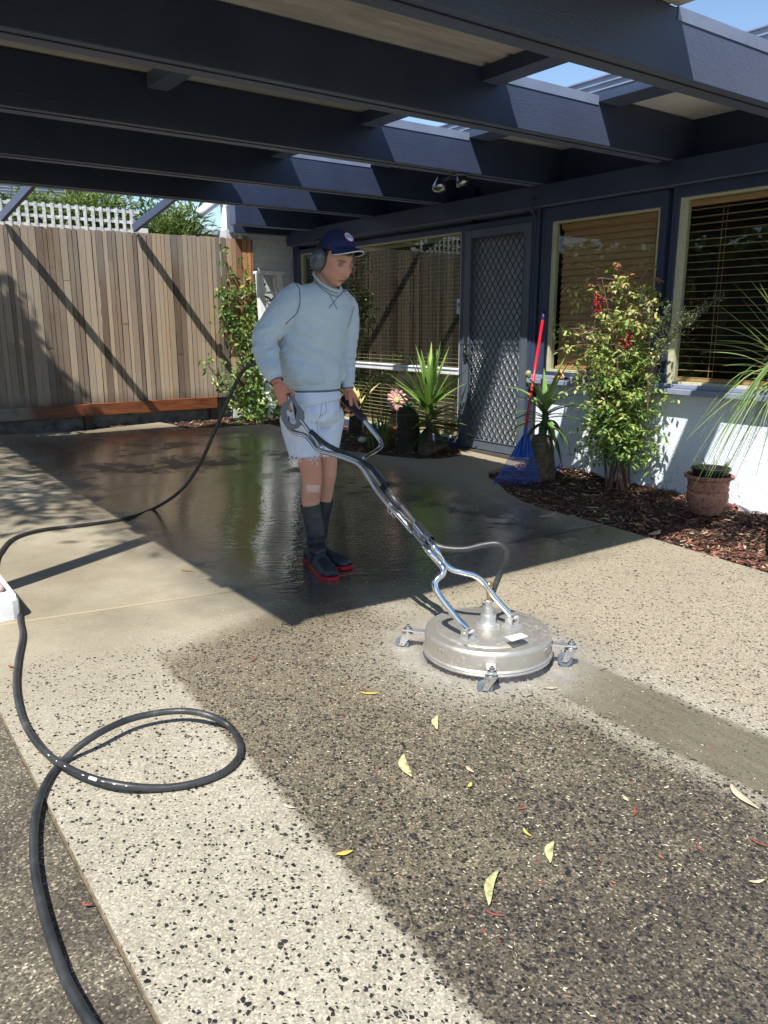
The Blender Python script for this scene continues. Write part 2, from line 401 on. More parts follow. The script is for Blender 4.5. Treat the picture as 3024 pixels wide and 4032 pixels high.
beds = [[(3.93,-.4)] + bedR + [(WX,5.17),(WX,-.4)],
        [(WX,6.13)] + bedL[2:] + [(2.6,9.33),(2.6,9.7),(6.4,9.7),(6.4,9.62),(WX,9.62)]]
for b in beds: sheet('garden_bed', b, bedz, .07, M_SOIL)
def inside(poly, x, y):
    c = False
    for i in range(len(poly)):
        a, b = poly[i], poly[i-1]
        if (a[1] > y) != (b[1] > y) and x < (b[0]-a[0])*(y-a[1])/(b[1]-a[1])+a[0]: c = not c
    return c
# bark mulch lying on the beds
def mulch():
    m = MB(); k = 0
    for b, n in ((beds[0], 15000), (beds[1], 5200)):
        c = 0
        while c < n:
            x = random.uniform(2.7, WX-.01); y = random.uniform(.9, 9.6)
            if not inside(b, x, y): continue
            if b is beds[1] and y > 7.6 and random.random() < .35: pass
            c += 1
            L = random.uniform(.012, .05); W = L*random.uniform(.18, .5)
            a = random.uniform(0, 6.28); d = Vector((math.cos(a), math.sin(a), random.uniform(-.4,.4)))
            nrm = Vector((random.uniform(-.5,.5), random.uniform(-.5,.5), 1)).normalized()
            sd = d.cross(nrm).normalized()*W/2
            p = Vector((x, y, bedz(x, y)+random.uniform(.002,.022))); m.cr = random.random()
            e = d*L/2; th = Vector((0,0,-.003))
            m.add([p-e-sd*.5, p-e+sd, p+e+sd*.6, p+e-sd, p-e+th, p+e+th], [(0,1,2,3),(0,4,5,3),(1,4,5,2)])
    t = NT('bark'); at = t.n('Attribute', attribute_name='rnd')
    t.set(col=t.ramp(at.outputs['Fac'], [(0,(.03,.015,.01)),(.35,(.09,.04,.025)),(.62,(.20,.075,.045)),(.82,(.30,.12,.075)),(.93,(.34,.25,.15)),(1,(.5,.42,.28))]), rough=.85)
    o = m.build('mulch', t.m); tag(o, 'red brown bark mulch spread over the garden beds', 'mulch', kind='stuff')
mulch()

# ================================================================== shared materials
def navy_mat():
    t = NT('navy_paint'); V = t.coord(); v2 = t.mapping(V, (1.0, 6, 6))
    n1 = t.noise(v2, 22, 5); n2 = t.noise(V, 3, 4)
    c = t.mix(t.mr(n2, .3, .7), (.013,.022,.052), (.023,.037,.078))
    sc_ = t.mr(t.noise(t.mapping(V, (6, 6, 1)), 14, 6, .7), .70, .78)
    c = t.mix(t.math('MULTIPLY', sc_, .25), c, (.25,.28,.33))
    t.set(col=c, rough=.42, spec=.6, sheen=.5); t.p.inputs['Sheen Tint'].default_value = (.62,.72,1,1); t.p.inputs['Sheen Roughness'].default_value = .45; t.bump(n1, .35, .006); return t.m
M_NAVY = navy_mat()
M_SHEET = None
def sheet_mat():
    t = NT('weathered_sheet'); V = t.coord(); v = t.mapping(V, (.6, 4, 4))
    n = t.noise(v, 3, 7, .7); c = t.ramp(n, [(.3,(.30,.29,.26)),(.55,(.46,.44,.40)),(.75,(.55,.53,.49))])
    m2 = t.mr(t.noise(t.mapping(V, (2,10,10)), 9, 8, .8), .62, .68)
    c = t.mix(t.math('MULTIPLY', m2, .7), c, (.05,.045,.04)); t.set(col=c, rough=.8); t.bump(n, .3); return t.m
M_SHEET = sheet_mat()
M_WHITEWALL = None
def render_wall():
    t = NT('painted_render'); V = t.coord(); n = t.noise(V, 55, 6, .6); st = t.noise(t.mapping(V, (1,2,5)), 2.2, 6, .7)
    sp = t.n('SeparateXYZ'); t.l(V, sp.inputs[0])
    c = t.mix(t.mr(t.noise(V, 2, 4), .35, .65), (.74,.79,.86), (.80,.85,.91))
    low = t.math('MULTIPLY', t.mr(sp.outputs[2], .35, .0), t.mr(t.noise(t.mapping(V,(1,6,3)), 6, 6, .7), .56, .66))
    c = t.mix(t.math('MULTIPLY', low, .8), c, (.10,.085,.065))
    t.set(col=c, rough=.75); t.bump(n, .7, .012); return t.m
M_RENDER = render_wall()
M_YEL = simple('cream_paint', (.52,.49,.33), .5, var=.12, vs=25)
M_SOFF = simple('soffit_white', (.80,.80,.78), .8, var=.1, vs=2.5)
M_WHITE = simple('white_paint', (.78,.78,.76), .6, var=.12, vs=14, bump=.15)
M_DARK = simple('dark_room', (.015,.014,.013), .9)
M_SILL = simple('grey_blue_paint', (.24,.27,.36), .5, var=.1, vs=12)
M_BLACK = simple('black_rubber', (.018,.018,.02), .45, var=.3, vs=30)
def glass_mat(name, ior):
    t = NT(name); fr = t.n('Fresnel'); fr.inputs[0].default_value = ior
    gl = t.n('BsdfGlossy'); gl.inputs['Roughness'].default_value = .012; gl.inputs['Color'].default_value = (.95,1,.98,1)
    tr = t.n('BsdfTransparent'); tr.inputs[0].default_value = (.86,.9,.87,1)
    ge = t.n('NewGeometry'); fk = t.math('MULTIPLY', fr.outputs[0], t.math('SUBTRACT', 1.0, ge.outputs['Backfacing']))
    mx = t.n('MixShader'); t.l(fk, mx.inputs[0]); t.l(tr.outputs[0], mx.inputs[1]); t.l(gl.outputs[0], mx.inputs[2]); t.l(mx.outputs[0], t.out.inputs[0]); return t.m
M_GLASS = glass_mat('window_glass', 1.5); M_GLASS2 = glass_mat('clean_window_glass', 1.95)
def wood_slat(name, a, b):
    t = NT(name); V = t.coord(); n = t.noise(t.mapping(V, (4, 1.2, 30)), 12, 6)
    t.set(col=t.ramp(n, [(.3,a),(.7,b)]), rough=.5); return t.m
M_BLINDW = wood_slat('timber_blind', (.62,.32,.17), (.76,.43,.24))
M_BLINDL = wood_slat('pale_blind', (.50,.38,.22), (.62,.48,.30))

# ================================================================== house
house = thing('house', 'navy house side with windows, security door and pale rendered wall', 'house', (WX, 5, 0))
w = MB()
w.box(WX, WX+.2, 1.2, 5.16, -.2, .80)          # rendered wall below the windows
w.build('wall', M_RENDER, house)
w = MB(); w.box(WX, WX+.2, 9.47, 9.62, -.2, 2.3); w.build('corner_post', M_NAVY, house)
w = MB()
w.box(5.36, 5.64, 1.2, 9.62, 2.30, 2.47)     # wall plate
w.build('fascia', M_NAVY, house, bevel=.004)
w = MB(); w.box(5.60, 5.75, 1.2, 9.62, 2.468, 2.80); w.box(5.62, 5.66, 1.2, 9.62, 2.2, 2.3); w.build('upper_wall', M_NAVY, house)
w = MB(); w.box(4.74, 5.62, 1.2, 9.62, 2.778, 2.80); w.build('soffit', M_SOFF, house)
# ribbed metal roof edge that rises above the eave
def ribbed(name, parent, mat, x, y0, y1, z0, z1, nrib, depth=.018):
    m = MB(); pr = []
    dz = (z1-z0)/nrib
    for i in range(nrib):
        zb = z0+i*dz
        pr += [(x, zb), (x, zb+dz*.62), (x-depth, zb+dz*.70), (x-depth, zb+dz*.92)]
    pr.append((x, z1))
    ra = [(px, y0, pz) for px, pz in pr] + [(x+.04, y0, z1), (x+.04, y0, z0)]
    rb = [(px, y1, pz) for px, pz in pr] + [(x+.04, y1, z1), (x+.04, y1, z0)]
    m.loft([ra, rb]); return m.build(name, mat, parent)
M_STEEL = simple('steel_blue_roofing', (.20,.235,.32), .4, metal=.0, var=.12, vs=6, spec=.7)
ribbed('gutter', house, M_STEEL, 4.52, 1.2, 9.6, 2.775, 2.895, 3)
w = MB(); w.box(4.56, 8.5, 1.2, 9.6, 2.85, 2.885); w.build('roof', M_STEEL, house)
# interior so the panes look into dark rooms
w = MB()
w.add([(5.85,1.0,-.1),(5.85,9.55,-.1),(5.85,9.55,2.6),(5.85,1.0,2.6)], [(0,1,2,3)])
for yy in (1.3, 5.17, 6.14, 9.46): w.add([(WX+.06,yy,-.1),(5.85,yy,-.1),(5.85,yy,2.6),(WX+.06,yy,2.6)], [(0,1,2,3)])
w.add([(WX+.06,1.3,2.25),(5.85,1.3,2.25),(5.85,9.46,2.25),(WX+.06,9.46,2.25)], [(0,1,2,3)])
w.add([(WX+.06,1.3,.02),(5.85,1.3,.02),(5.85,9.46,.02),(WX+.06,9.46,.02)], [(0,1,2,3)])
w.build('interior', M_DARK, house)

def frame_ring(m, x0, x1, y0, y1, z0, z1, wd, wt=None, wb=None):
    wt = wt or wd; wb = wb or wd
    m.box(x0, x1, y0-wd, y0, z0-wb, z1+wt); m.box(x0, x1, y1, y1+wd, z0-wb, z1+wt)
    m.box(x0+.001, x1-.001, y0, y1, z1, z1+wt); m.box(x0+.001, x1-.001, y0, y1, z0-wb, z0)
def window(name_label, y0, y1, z0, z1, wl, wr, wt, wb, pitch, closed, slat_mat, strings, slatw=.05, rail=None, reveal=.027):
    # y0 = near side, y1 = far side
    fr = MB()
    fr.box(WX-.03, WX+.05, y0-wr, y0, z0-wb, z1+wt); fr.box(WX-.03, WX+.05, y1, y1+wl, z0-wb, z1+wt)
    fr.box(WX-.029, WX+.049, y0, y1, z1, z1+wt); fr.box(WX-.029, WX+.049, y0, y1, z0-wb, z0)
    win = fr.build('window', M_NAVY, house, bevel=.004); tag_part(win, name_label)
    b = MB()   # cream inner bead
    b.box(WX-.012, WX+.055, y0, y0+reveal, z0, z1); b.box(WX-.012, WX+.055, y1-reveal, y1, z0, z1)
    b.box(WX-.011, WX+.054, y0+reveal, y1-reveal, z1-.018, z1); b.box(WX-.011, WX+.054, y0+reveal, y1-reveal, z0, z0+.02)
    b.build('bead', M_YEL, win)
    p = MB(); p.box(WX+.018, WX+.024, y0+reveal, y1-reveal, z0+.02, z1-.018); p.build('pane', M_GLASS2 if y0 > 6 else M_GLASS, win)
    s = MB(); z = z0+.05
    while z < z1-.03:
        s.cr = random.random()
        ya, yb = y0+.045, y1-.045; xc = WX+.085
        if closed:
            s.add([(xc-.010,ya,z-.024),(xc-.010,yb,z-.024),(xc+.010,yb,z+.030),(xc+.010,ya,z+.030),(xc-.006,ya,z-.024),(xc-.006,yb,z-.024),(xc+.014,yb,z+.030),(xc+.014,ya,z+.030)],
                  [(0,3,2,1),(4,5,6,7),(0,1,5,4),(3,7,6,2)])
        else:
            sag = random.uniform(-.002,.002)
            s.box(xc-slatw/2, xc+slatw/2, ya, yb, z-.0013+sag, z+.0017+sag)
        z += pitch
    s.box(WX+.06, WX+.11, y0+.04, y1-.04, z0+.022, z0+.045); s.box(WX+.06, WX+.115, y0+.04, y1-.04, z1-.06, z1-.019)
    for yy in strings:
        for dx in (-slatw/2-.002, slatw/2+.002) if not closed else (-.016,):
            s.box(WX+.085+dx-.001, WX+.085+dx+.001, yy-.0012, yy+.0012, z0+.03, z1-.03)
    s.build('blind', slat_mat, win)
    return win
window('navy window with open brown timber slats, beside the spiky plant', 1.6, 3.76, .848, 2.212, .055, .06, .09, .03, .0535, False, M_BLINDW, (3.45, 2.95, 2.5), .05, reveal=.05)
window('navy window with closed brown timber slats, behind the berry shrub', 3.92, 5.02, .885, 2.165, .075, .06, .12, .065, .0535, True, M_BLINDW, (4.86, 4.5, 4.02), .05)
w0 = window('tall reflecting window with thin pale slats behind the yucca', 6.20, 9.40, .13, 2.19, .06, .035, .05, .04, .0425, False, M_BLINDL, [6.3+.235*i for i in range(13)], .024)
m = MB(); m.box(WX-.034, WX+.03, 6.2, 9.4, .79, .855); m.box(WX-.045, WX-.03, 6.2, 9.4, .838, .850); m.build('mid_rail', simple('white_rail',(.66,.68,.72),.4), w0, bevel=.003)
m = MB(); m.box(WX-.03, WX+.08, 6.17, 9.43, .095-.02, .13-.04); m.build('lower_sill', M_WHITE, w0)
m = MB(); m.box(WX-.11, WX+.05, 1.3, 5.17, .775, .818); m.box(WX-.06, WX+.049, 1.3, 5.17, .8185, .85); s = m.build('window_sill', M_SILL, house, bevel=.005)
m = MB(); m.box(WX-.05, WX+.04, 6.17, 9.5, -.1, .09); m.build('plinth', M_NAVY, house)
for yy in (3.70+.1, 5.115): pass
m = MB(); m.box(WX-.02, WX+.06, 5.105, 5.135, .82, 2.3); m.box(WX-.028, WX+.06, 5.16, 5.20, -.1, 2.3); m.build('trim', M_NAVY, house)
m = MB(); m.box(WX-.012, WX+.05, 5.135, 5.16, .0, 2.3); m.build('trim', simple('groove', (.01,.012,.02), .9), house)

# security door
M_GREYF = simple('grey_door_frame', (.085,.105,.13), .4, var=.08, vs=10, spec=.6)
m = MB(); m.box(WX-.035, WX+.03, 5.20, 5.235, .06, 2.24); m.box(WX-.035, WX+.03, 6.13, 6.17, .06, 2.24); m.box(WX-.034, WX+.029, 5.235, 6.13, 2.19, 2.24)
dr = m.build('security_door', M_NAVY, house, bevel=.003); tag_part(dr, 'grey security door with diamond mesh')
m = MB(); x0, x1 = WX-.05, WX-.02
m.box(x0, x1, 5.24, 5.315, .07, 2.185); m.box(x0, x1, 6.035, 6.125, .07, 2.185); m.box(x0+.001, x1-.001, 5.315, 6.035, 2.11, 2.185); m.box(x0+.001, x1-.001, 5.315, 6.035, .07, .16)
m.box(x0-.008, x0+.002, 5.315, 5.323, .16, 2.11); m.box(x0-.008, x0+.002, 6.027, 6.035, .16, 2.11); m.box(x0-.008, x0+.002, 5.323, 6.027, .16, .168)
m.build('door_frame', M_GREYF, dr, bevel=.002)
def diamond():
    m = MB(); px, pz = .075, .104; y0, y1, z0, z1 = 5.32, 6.03, .165, 2.105; x = WX-.034
    ncol = int((y1-y0)/(px/2))+1
    # expanded metal: each strand zig-zags between neighbouring columns
    k = 0
    yy = y0
    while yy < y1:
        pts = []; zz = z0; s = 0
        while zz <= z1 + pz/2:
            off = (px/2) if ((s + k) % 2) else 0
            y = min(yy + off, y1)
            pts.append(Vector((x, y, min(zz, z1)))); zz += pz/2; s += 1
        for a, b in zip(pts[:-1], pts[1:]):
            if (b-a).length > .01: m.beam(a, b, .006, .011, Vector((1,0,0)))
        for p in pts: m.box(x-.006, x+.005, p.y-.004, p.y+.004, max(z0,p.z-.012), min(z1,p.z+.012))
        yy += px/2; k += 1
    m.build('grille', M_GREYF, dr)
diamond()
m = MB(); m.box(WX+.03, WX+.06, 5.235, 6.13, .08, 2.19)
m.build('door_leaf', simple('grey_timber_door', (.42,.42,.41), .6, var=.12, vs=7, stretch=(1,3,1), bump=.3), dr)
m = MB(); m.box(WX-.066, WX-.05, 6.055, 6.095, .93, 1.19); m.tube([(WX-.066,6.08,1.10),(WX-.11,6.08,1.10),(WX-.115,5.96,1.10)], .009, 8); m.tube([(WX-.066,6.08,1.10),(WX-.09,6.04,1.02),(WX-.10,5.99,1.0)], .008, 8); m.ball((WX-.10,5.985,1.0),(.016,.022,.016),6)
m.build('handle', simple('black_metal',(.02,.02,.022),.35), dr)
m = MB(); m.box(WX-.075, WX+.03, 5.17, 6.16, -.1, .06); m.build('door_step', simple('step_concrete',(.07,.06,.05),.8,bump=.3), house)
# sticker on glass
m = MB(); cy, cz = 6.262, 1.47
m.box(WX+.0135, WX+.0175, 6.2355, 6.30, 1.40, 1.545); st = m.build('sticker', M_WHITE, w0); tag_part(st, 'white sticker with red ring on the glass')
dp = MB(); dp.tube(spline([(5.57,5.14,2.79),(5.57,5.14,2.52),(5.55,5.16,2.5),(5.33,5.18,2.36),(5.33,5.185,2.30),(5.40,5.18,2.2)],5), .011, 8); dp.build('cable', M_NAVY, house)

# brick end wall behind the ladder
def brick_mat():
    t = NT('painted_brick'); V = t.coord(); b = t.n('TexBrick'); b.inputs['Scale'].default_value = 1.0
    mp = t.n('Mapping'); t.l(V, mp.inputs[0]); mp.inputs['Rotation'].default_value = (R_(90), 0, 0); t.l(mp.outputs[0], b.inputs['Vector'])
    b.offset = .5; b.inputs['Brick Width'].default_value = .31; b.inputs['Row Height'].default_value = .095; b.inputs['Mortar Size'].default_value = .006; b.inputs['Mortar Smooth'].default_value = .3
    n = t.noise(V, 30, 5); t.set(col=t.mix(t.mr(n,.3,.7), (.50,.52,.54), (.60,.62,.64)), rough=.8)
    h = t.math('SUBTRACT', t.math('MULTIPLY', n, .25), b.outputs['Fac']); t.bump(h, .9, .012); return t.m
M_BRICK = brick_mat()
bw = thing('brick_wing', 'white painted brick wing wall beside the timber fence end', 'brick wall', (5, 9.7, 0))
m = MB(); m.box(4.52, 5.44, 9.66, 9.9, -.1, 2.46); m.build('wall', M_BRICK, bw)
for i in range(0, 10, 2):
    m = MB(); m.box(5.441, 5.47, 9.645, 9.68, .6+i*.19, .69+i*.19+.09); m.build('quoin', M_BRICK, bw)
m = MB(); m.box(4.56, 5.6, 9.52, 9.72, 2.42, 2.75); m.build('eave_board', M_NAVY, bw, bevel=.003)
pp = thing('downpipe', 'white downpipe with curved elbow rising above the fence', 'downpipe', (4.45, 9.75, 0))
m = MB(); q = P(487,480,1); 
pa = ony(487, 560, 9.8); pb = ony(487, 447, 9.8)
m.tube([(pb.x,9.8,.3),(pb.x,9.8,pb.z-.02)], .062, 16); m.build('pipe', M_WHITE, pp, smooth=True)
m = MB(); pc = ony(430, 462, 9.8); m.tube(spline([(pb.x,9.8,pb.z-.03),(pb.x-.02,9.8,pb.z+.05),(pb.x-.1,9.8,pb.z+.07),(pc.x,9.8,pc.z)],5), .058, 14); m.build('elbow', M_WHITE, pp, smooth=True)
m = MB(); m.box(pb.x+.09, pb.x+.13, 9.62, 9.66, 2.3, 2.62); m.box(pb.x+.0, pb.x+.20, 9.6, 9.615, 2.40, 2.46); m.build('bracket', M_WHITE, pp)

# ================================================================== carport
port = thing('carport', 'navy timber carport with deep beams and weathered sheet roof', 'carport', (2.5, 5, 0))
BE = [(2.59, 2.476), (3.80, 2.476), (5.08, 2.476), (6.45, 2.476), (7.65, 2.476)]
for (yb, zb) in BE:
    m = MB(); m.box(.10, 5.60 if yb < 9 else 5.5, yb, yb+.17, zb, 2.768)
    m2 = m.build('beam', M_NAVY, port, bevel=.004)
    m = MB(); m.box(.11, 5.35, yb+.055, yb+.066, zb-.004, zb+.0); 
    g_ = m.build('groove', simple('groove_dark',(.012,.014,.02),.9) if yb < 3 else bpy.data.materials['groove_dark'], m2)
m = MB(); m.box(4.30, 5.5, 8.92, 9.08, 2.44, 2.72); m.build('beam', M_NAVY, port, bevel=.004)
# cross noggings either side of the open slot and further left
for yi in range(len(BE)-1):
    y0, y1 = BE[yi][0]+.17, BE[yi+1][0]
    for xa, xb in ((3.45, 3.60), (4.50, 4.72)) + (((1.9, 2.03),) if yi == 1 else ()):
        m = MB(); m.box(xa, xb, y0, y1, 2.69 if xa < 4 else 2.735, 2.768); m.build('nogging', M_NAVY, port, bevel=.003)
for (yb, zb) in BE:
    m = MB(); m.box(3.60, 4.50, yb-.004, yb+.174, 2.715, 2.773); m.build('flashing', M_STEEL, port)
# roofing sheets, ribs running along the beams
m = MB(); prof = []; y = 1.92
while y < 8.12:
    prof += [(y, 2.772), (y+.10, 2.772), (y+.115, 2.795), (y+.145, 2.795), (y+.16, 2.772)]; y += .19
prof2 = prof + [(yy, zz+.004) for yy, zz in reversed(prof)]
m.loft([[(.08, a, b) for a, b in prof2], [(3.60, a, b) for a, b in prof2]]); m.build('roof_sheet', M_SHEET, port)
m = MB(); m.box(.06, .10, 1.9, 8.14, 2.60, 2.80); m.build('edge_board', M_NAVY, port)
m = MB(); m.box(.10, 3.6, 1.9, 1.94, 2.72, 2.80); m.build('edge_board', M_NAVY, port)
for (px, py) in ((.20, 3.72), (.20, 7.74)):
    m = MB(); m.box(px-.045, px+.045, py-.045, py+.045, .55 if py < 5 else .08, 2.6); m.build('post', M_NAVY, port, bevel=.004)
# raking struts that tie the fence top to the roof
for (vx, vy) in ((290, 497), (4, 474)):
    a = ony(vx, vy, 9.56); b = a + Vector((.24, -1.42, .42))
    m = MB(); m.beam(a + Vector((0,.0,.02)), b, .045, .09); m.build('strut', M_NAVY, port, bevel=.003)
    m = MB(); 
pier = thing('brick_pier', 'low white painted brick pier at the slab edge with worn pink top', 'pier', (.3, 3.6, .1))
pz_ = gz(.4,3.6)
m = MB(); m.box(.02, .605, 3.50, 3.90, pz_-.05, pz_+.105); o = m.build('block', M_WHITE, pier, bevel=.03)
m = MB(); m.box(.02, .56, 3.55, 3.9, pz_+.106, pz_+.135); m.build('cap', simple('worn_pink_brick',(.5,.36,.33),.9,var=.35,vs=18,bump=.6), pier, bevel=.02)
m = MB(); m.box(.05, .35, 3.6, 3.85, pz_+.135, .56); m.build('base', M_WHITE, pier, bevel=.01)

# twin floodlight under a beam
fl = thing('floodlight', 'twin silver floodlights hung under a dark beam', 'floodlight', (3.4, 6.3, 2.5))
def flood():
    c = onz(962, 384, 2.45); c2 = onz(948, 398, 2.36); c3 = onz(997, 386, 2.40)
    y = 5.20
    a = ony(972, 383, 5.28); l1 = ony(949, 397, 5.2); l2 = ony(996, 386, 5.2)
    M = MB(); M.box(a.x-.06, a.x+.06, 5.10, 5.2, a.z+.0, 2.478); M.tube([a, a.lerp(l1,.6)], .012, 8); M.tube([a, a.lerp(l2,.6)], .012, 8); M.build('bracket', M_NAVY, fl)
    ms = simple('silver_reflector',(.55,.55,.52),.18,metal=1.0)
    for c, d in ((l1, Vector((-.25,-.25,-1))), (l2, Vector((.3,-.3,-1)))):
        M = MB(); q = d.to_track_quat('Z','Y').to_matrix().to_4x4()
        M.lathe([(.0,-.06),(.022,-.055),(.028,-.03),(.045,0),(.056,.03),(.058,.045),(.045,.055),(.0,.062)], c, 20, q); M.build('lamp', ms, fl, smooth=True)
flood()

# ================================================================== fence
def plank_mat():
    t = NT('fence_timber'); V = t.coord(); at = t.n('Attribute', attribute_name='rnd'); sp = t.n('SeparateXYZ'); t.l(V, sp.inputs[0])
    g1 = t.noise(t.mapping(V, (40, 1, 1.3)), 3, 6, .65)
    c = t.ramp(t.math('ADD', t.math('MULTIPLY', at.outputs['Fac'], .7), t.math('MULTIPLY', g1, .45)), [(.12,(.09,.06,.038)),(.4,(.215,.152,.10)),(.62,(.33,.25,.17)),(.85,(.44,.345,.235)),(1,(.45,.27,.14))])
    grey = t.mr(t.noise(t.mapping(V,(1.2,1,.6)), 1.3, 4), .42, .6); c = t.mix(t.math('MULTIPLY', grey, .35), c, (.33,.305,.275))
    # fresh orange timber towards the right end
    fresh = t.math('MULTIPLY', t.mr(sp.outputs[0], 4.45, 4.75), t.mr(sp.outputs[2], .3, 1.2))
    c = t.mix(t.math('MULTIPLY', fresh, .85), c, t.mix(at.outputs['Fac'], (.30,.10,.04), (.58,.30,.12)))
    # damp foot of the boards
    dampf = t.math('MULTIPLY', t.mr(t.math('ADD', sp.outputs[2], t.math('MULTIPLY', t.noise(t.mapping(V,(6,1,1)), 3, 5), .22)), .62, .42), .8)
    c = t.mix(dampf, c, (.045,.028,.02))
    t.set(col=c, rough=.8); t.bump(g1, .6, .006); return t.m
M_PLANK = plank_mat()
fence = thing('timber_fence', 'tall weathered paling fence with a wet orange base board', 'fence', (3, 9.6, 0))
FY = 9.6
zt = lambda x: 2.335 + .006*(x-1.5)
m = MB(); x = .9; fx1 = ony(547, 560, FY).x
random.seed(11)
while x < fx1:
    wd = random.choice((.04,.05,.07,.075,.055)); wd = min(wd, fx1-x+.001)
    zb = .375; z = zb; rb_ = random.random(); top = zt(x) + random.uniform(-.008,.008)
    while z < top:
        zn = min(top, z + random.uniform(.5, 2.6)); 
        if top - zn < .2: zn = top
        m.cr = clampf(rb_ + random.uniform(-.16,.16), 0, 1); dy = random.uniform(0,.006)
        m.box(x, x+wd-.0035, FY+dy, FY+.02, z, zn-.001); z = zn
    x += wd + random.choice((.002,.003,.005,.007,.010))
m.build('paling', M_PLANK, fence)
def wetwood():
    t = NT('wet_board'); V = t.coord(); sp = t.n('SeparateXYZ'); t.l(V, sp.inputs[0]); g1 = t.noise(t.mapping(V,(1,1,18)), 4, 6, .6)
    c = t.ramp(g1, [(.3,(.08,.025,.010)),(.7,(.27,.085,.028))]); c = t.mix(t.mr(sp.outputs[0], 2.1, 1.9), c, (.24,.19,.15))
    c = t.mix(t.mr(t.noise(V,7,5),.55,.7,0,.6), c, (.05,.025,.015)); t.set(col=c, rough=.45); t.bump(g1,.4,.005); return t.m
m = MB(); m.box(.9, 4.25, FY-.035, FY+.01, .245, .385); m.build('base_board', wetwood(), fence, bevel=.004)
m = MB()
for zz in (.6, 1.4, 2.2): m.box(.9, fx1-.02, FY+.021, FY+.06, zz, zz+.08)
for xx in (1.0, 2.6, 4.2): m.box(xx, xx+.09, FY+.061, FY+.15, -.1, 2.3)
m.build('rail', M_PLANK, fence)
m = MB(); m.box(.9, 5.44, FY+.16, FY+.3, -.1, .36); m.build('plinth', simple('flaking_white_plinth',(.20,.19,.18),.9,var=.5,vs=9,det=9,bump=.5), fence)
# lattice
lat = thing('lattice', 'weathered white lattice strip along the fence top', 'lattice', (2.3, 9.6, 2.3))
lx1 = ony(298, 470, FY).x + .0
M_LAT = simple('flaking_white', (.62,.62,.60), .8, var=.3, vs=25, det=8, bump=.4)
m = MB(); x = .92
lv = lambda x: zt(x) - .02
while x < lx1:
    m.box(x, x+.034, FY+.022, FY+.03, lv(x), 2.60); x += .088
for zz in (2.345, 2.44, 2.555): m.box(.9, lx1+.03, FY+.0305, FY+.038, zz, zz+.032)
m.build('slats', M_LAT, lat)
m = MB(); m.box(lx1+.03, lx1+.12, FY+.022, FY+.04, 2.28, 2.40); m.build('end_post', M_LAT, lat)

# far roofs behind the fence
sh = thing('neighbour_shed', 'neighbouring shed with pale ribbed metal fascia behind the lattice', 'shed', (1.5, 12, 0))
a = ony(0, 395, 12); b = ony(105, 432, 12)
ms = simple('pale_metal', (.42,.46,.52), .4, var=.1)
m = MB(); zt_, zb_ = a.z-.0, ony(0,428,12).z
pr = []
for i in range(5):
    zz = zb_ + (zt_-zb_)*i/5; dz = (zt_-zb_)/5
    pr += [(12.0, zz), (12.0, zz+dz*.6), (11.97, zz+dz*.7), (11.97, zz+dz*.9)]
pr += [(12.0, zt_), (12.1, zt_), (12.1, zb_)]
m.loft([[(-1, p, q) for p, q in pr], [(3.6, p, q) for p, q in pr]]); m.build('fascia', ms, sh)
m = MB(); m.box(-1, 3.5, 12.12, 16, 0, zb_+.05); m.build('wall', simple('dark_wall',(.03,.03,.035),.8), sh)
m = MB(); m.box(-1, 3.6, 12.1, 16, zt_-.05, zt_); m.build('roof', ms, sh)
sh2 = thing('outbuilding', 'dark outbuilding partly hidden behind the white downpipe', 'outbuilding', (5, 12, 0))
m = MB(); m.box(4.2, 7.5, 11.2, 14, 0, 2.55); m.build('wall', simple('dark_wall2',(.02,.02,.022),.8), sh2)
m = MB(); m.box(4.1, 7.6, 11.1, 14.1, 2.55, 2.62); m.build('roof', ms, sh2)

# ================================================================== planting
M_LEAF_Y = leafmat('bush_leaf', [(0,(.035,.06,.02)),(.45,(.09,.14,.035)),(.75,(.22,.28,.06)),(1,(.40,.40,.10))], trans=.3)
M_LEAF_D = leafmat('dark_leaf', [(0,(.02,.04,.015)),(.5,(.05,.10,.03)),(.85,(.12,.20,.05)),(1,(.25,.32,.10))], trans=.3)
M_STEM = simple('stem', (.12,.075,.045), .8, var=.3, vs=30)
def crown(m, c, r, n, L, W, clusters=14, spread=.35, up=.3):
    cl = []
    for _ in range(clusters):
        while True:
            v = Vector((random.uniform(-1,1), random.uniform(-1,1), random.uniform(-1,1)))
            if v.length < 1: break
        cl.append(Vector(c) + Vector((v.x*r[0], v.y*r[1], v.z*r[2])))
    for i in range(n):
        k = random.choice(cl)
        p = k + Vector((random.gauss(0,spread*r[0]), random.gauss(0,spread*r[1]), random.gauss(0,spread*r[2])))
        d = (p-k) + Vector((random.uniform(-.3,.3), random.uniform(-.3,.3), random.uniform(-.2,up)))*r[0]
        if d.length < 1e-4: d = ZZ.copy()
        m.cr = clampf(random.gauss(.5,.25) + .3*noise.noise(p*2.5), 0, 1)
        l = L*random.uniform(.6,1.3); m.leaf(p, d, Vector((random.uniform(-1,1), random.uniform(-1,1), 1)), l, W*l/L)
    return cl
def bush(name, label, c, r, n, L, W, mat, group=None, clusters=14, spread=.3, trunk=True):
    b = thing(name, label, 'bush' if 'tree' not in name else 'tree', (c[0], c[1], 0), group)
    m = MB(); cl = crown(m, c, r, n, L, W, clusters, spread); m.build('crown', mat, b)
    m = MB()
    m.tube([(c[0], c[1], -.1), (c[0]+.05, c[1], c[2]*.5), (c[0], c[1], c[2])], [.05, .04, .025], 8)
    for k in cl[:9]: m.tube([(c[0], c[1], c[2]*.5), (Vector((c[0],c[1],c[2]))+k)/2+Vector((0,0,.05)), k], [.022,.014,.006], 6)
    m.build('trunk', M_STEM, b); return b
random.seed(3)
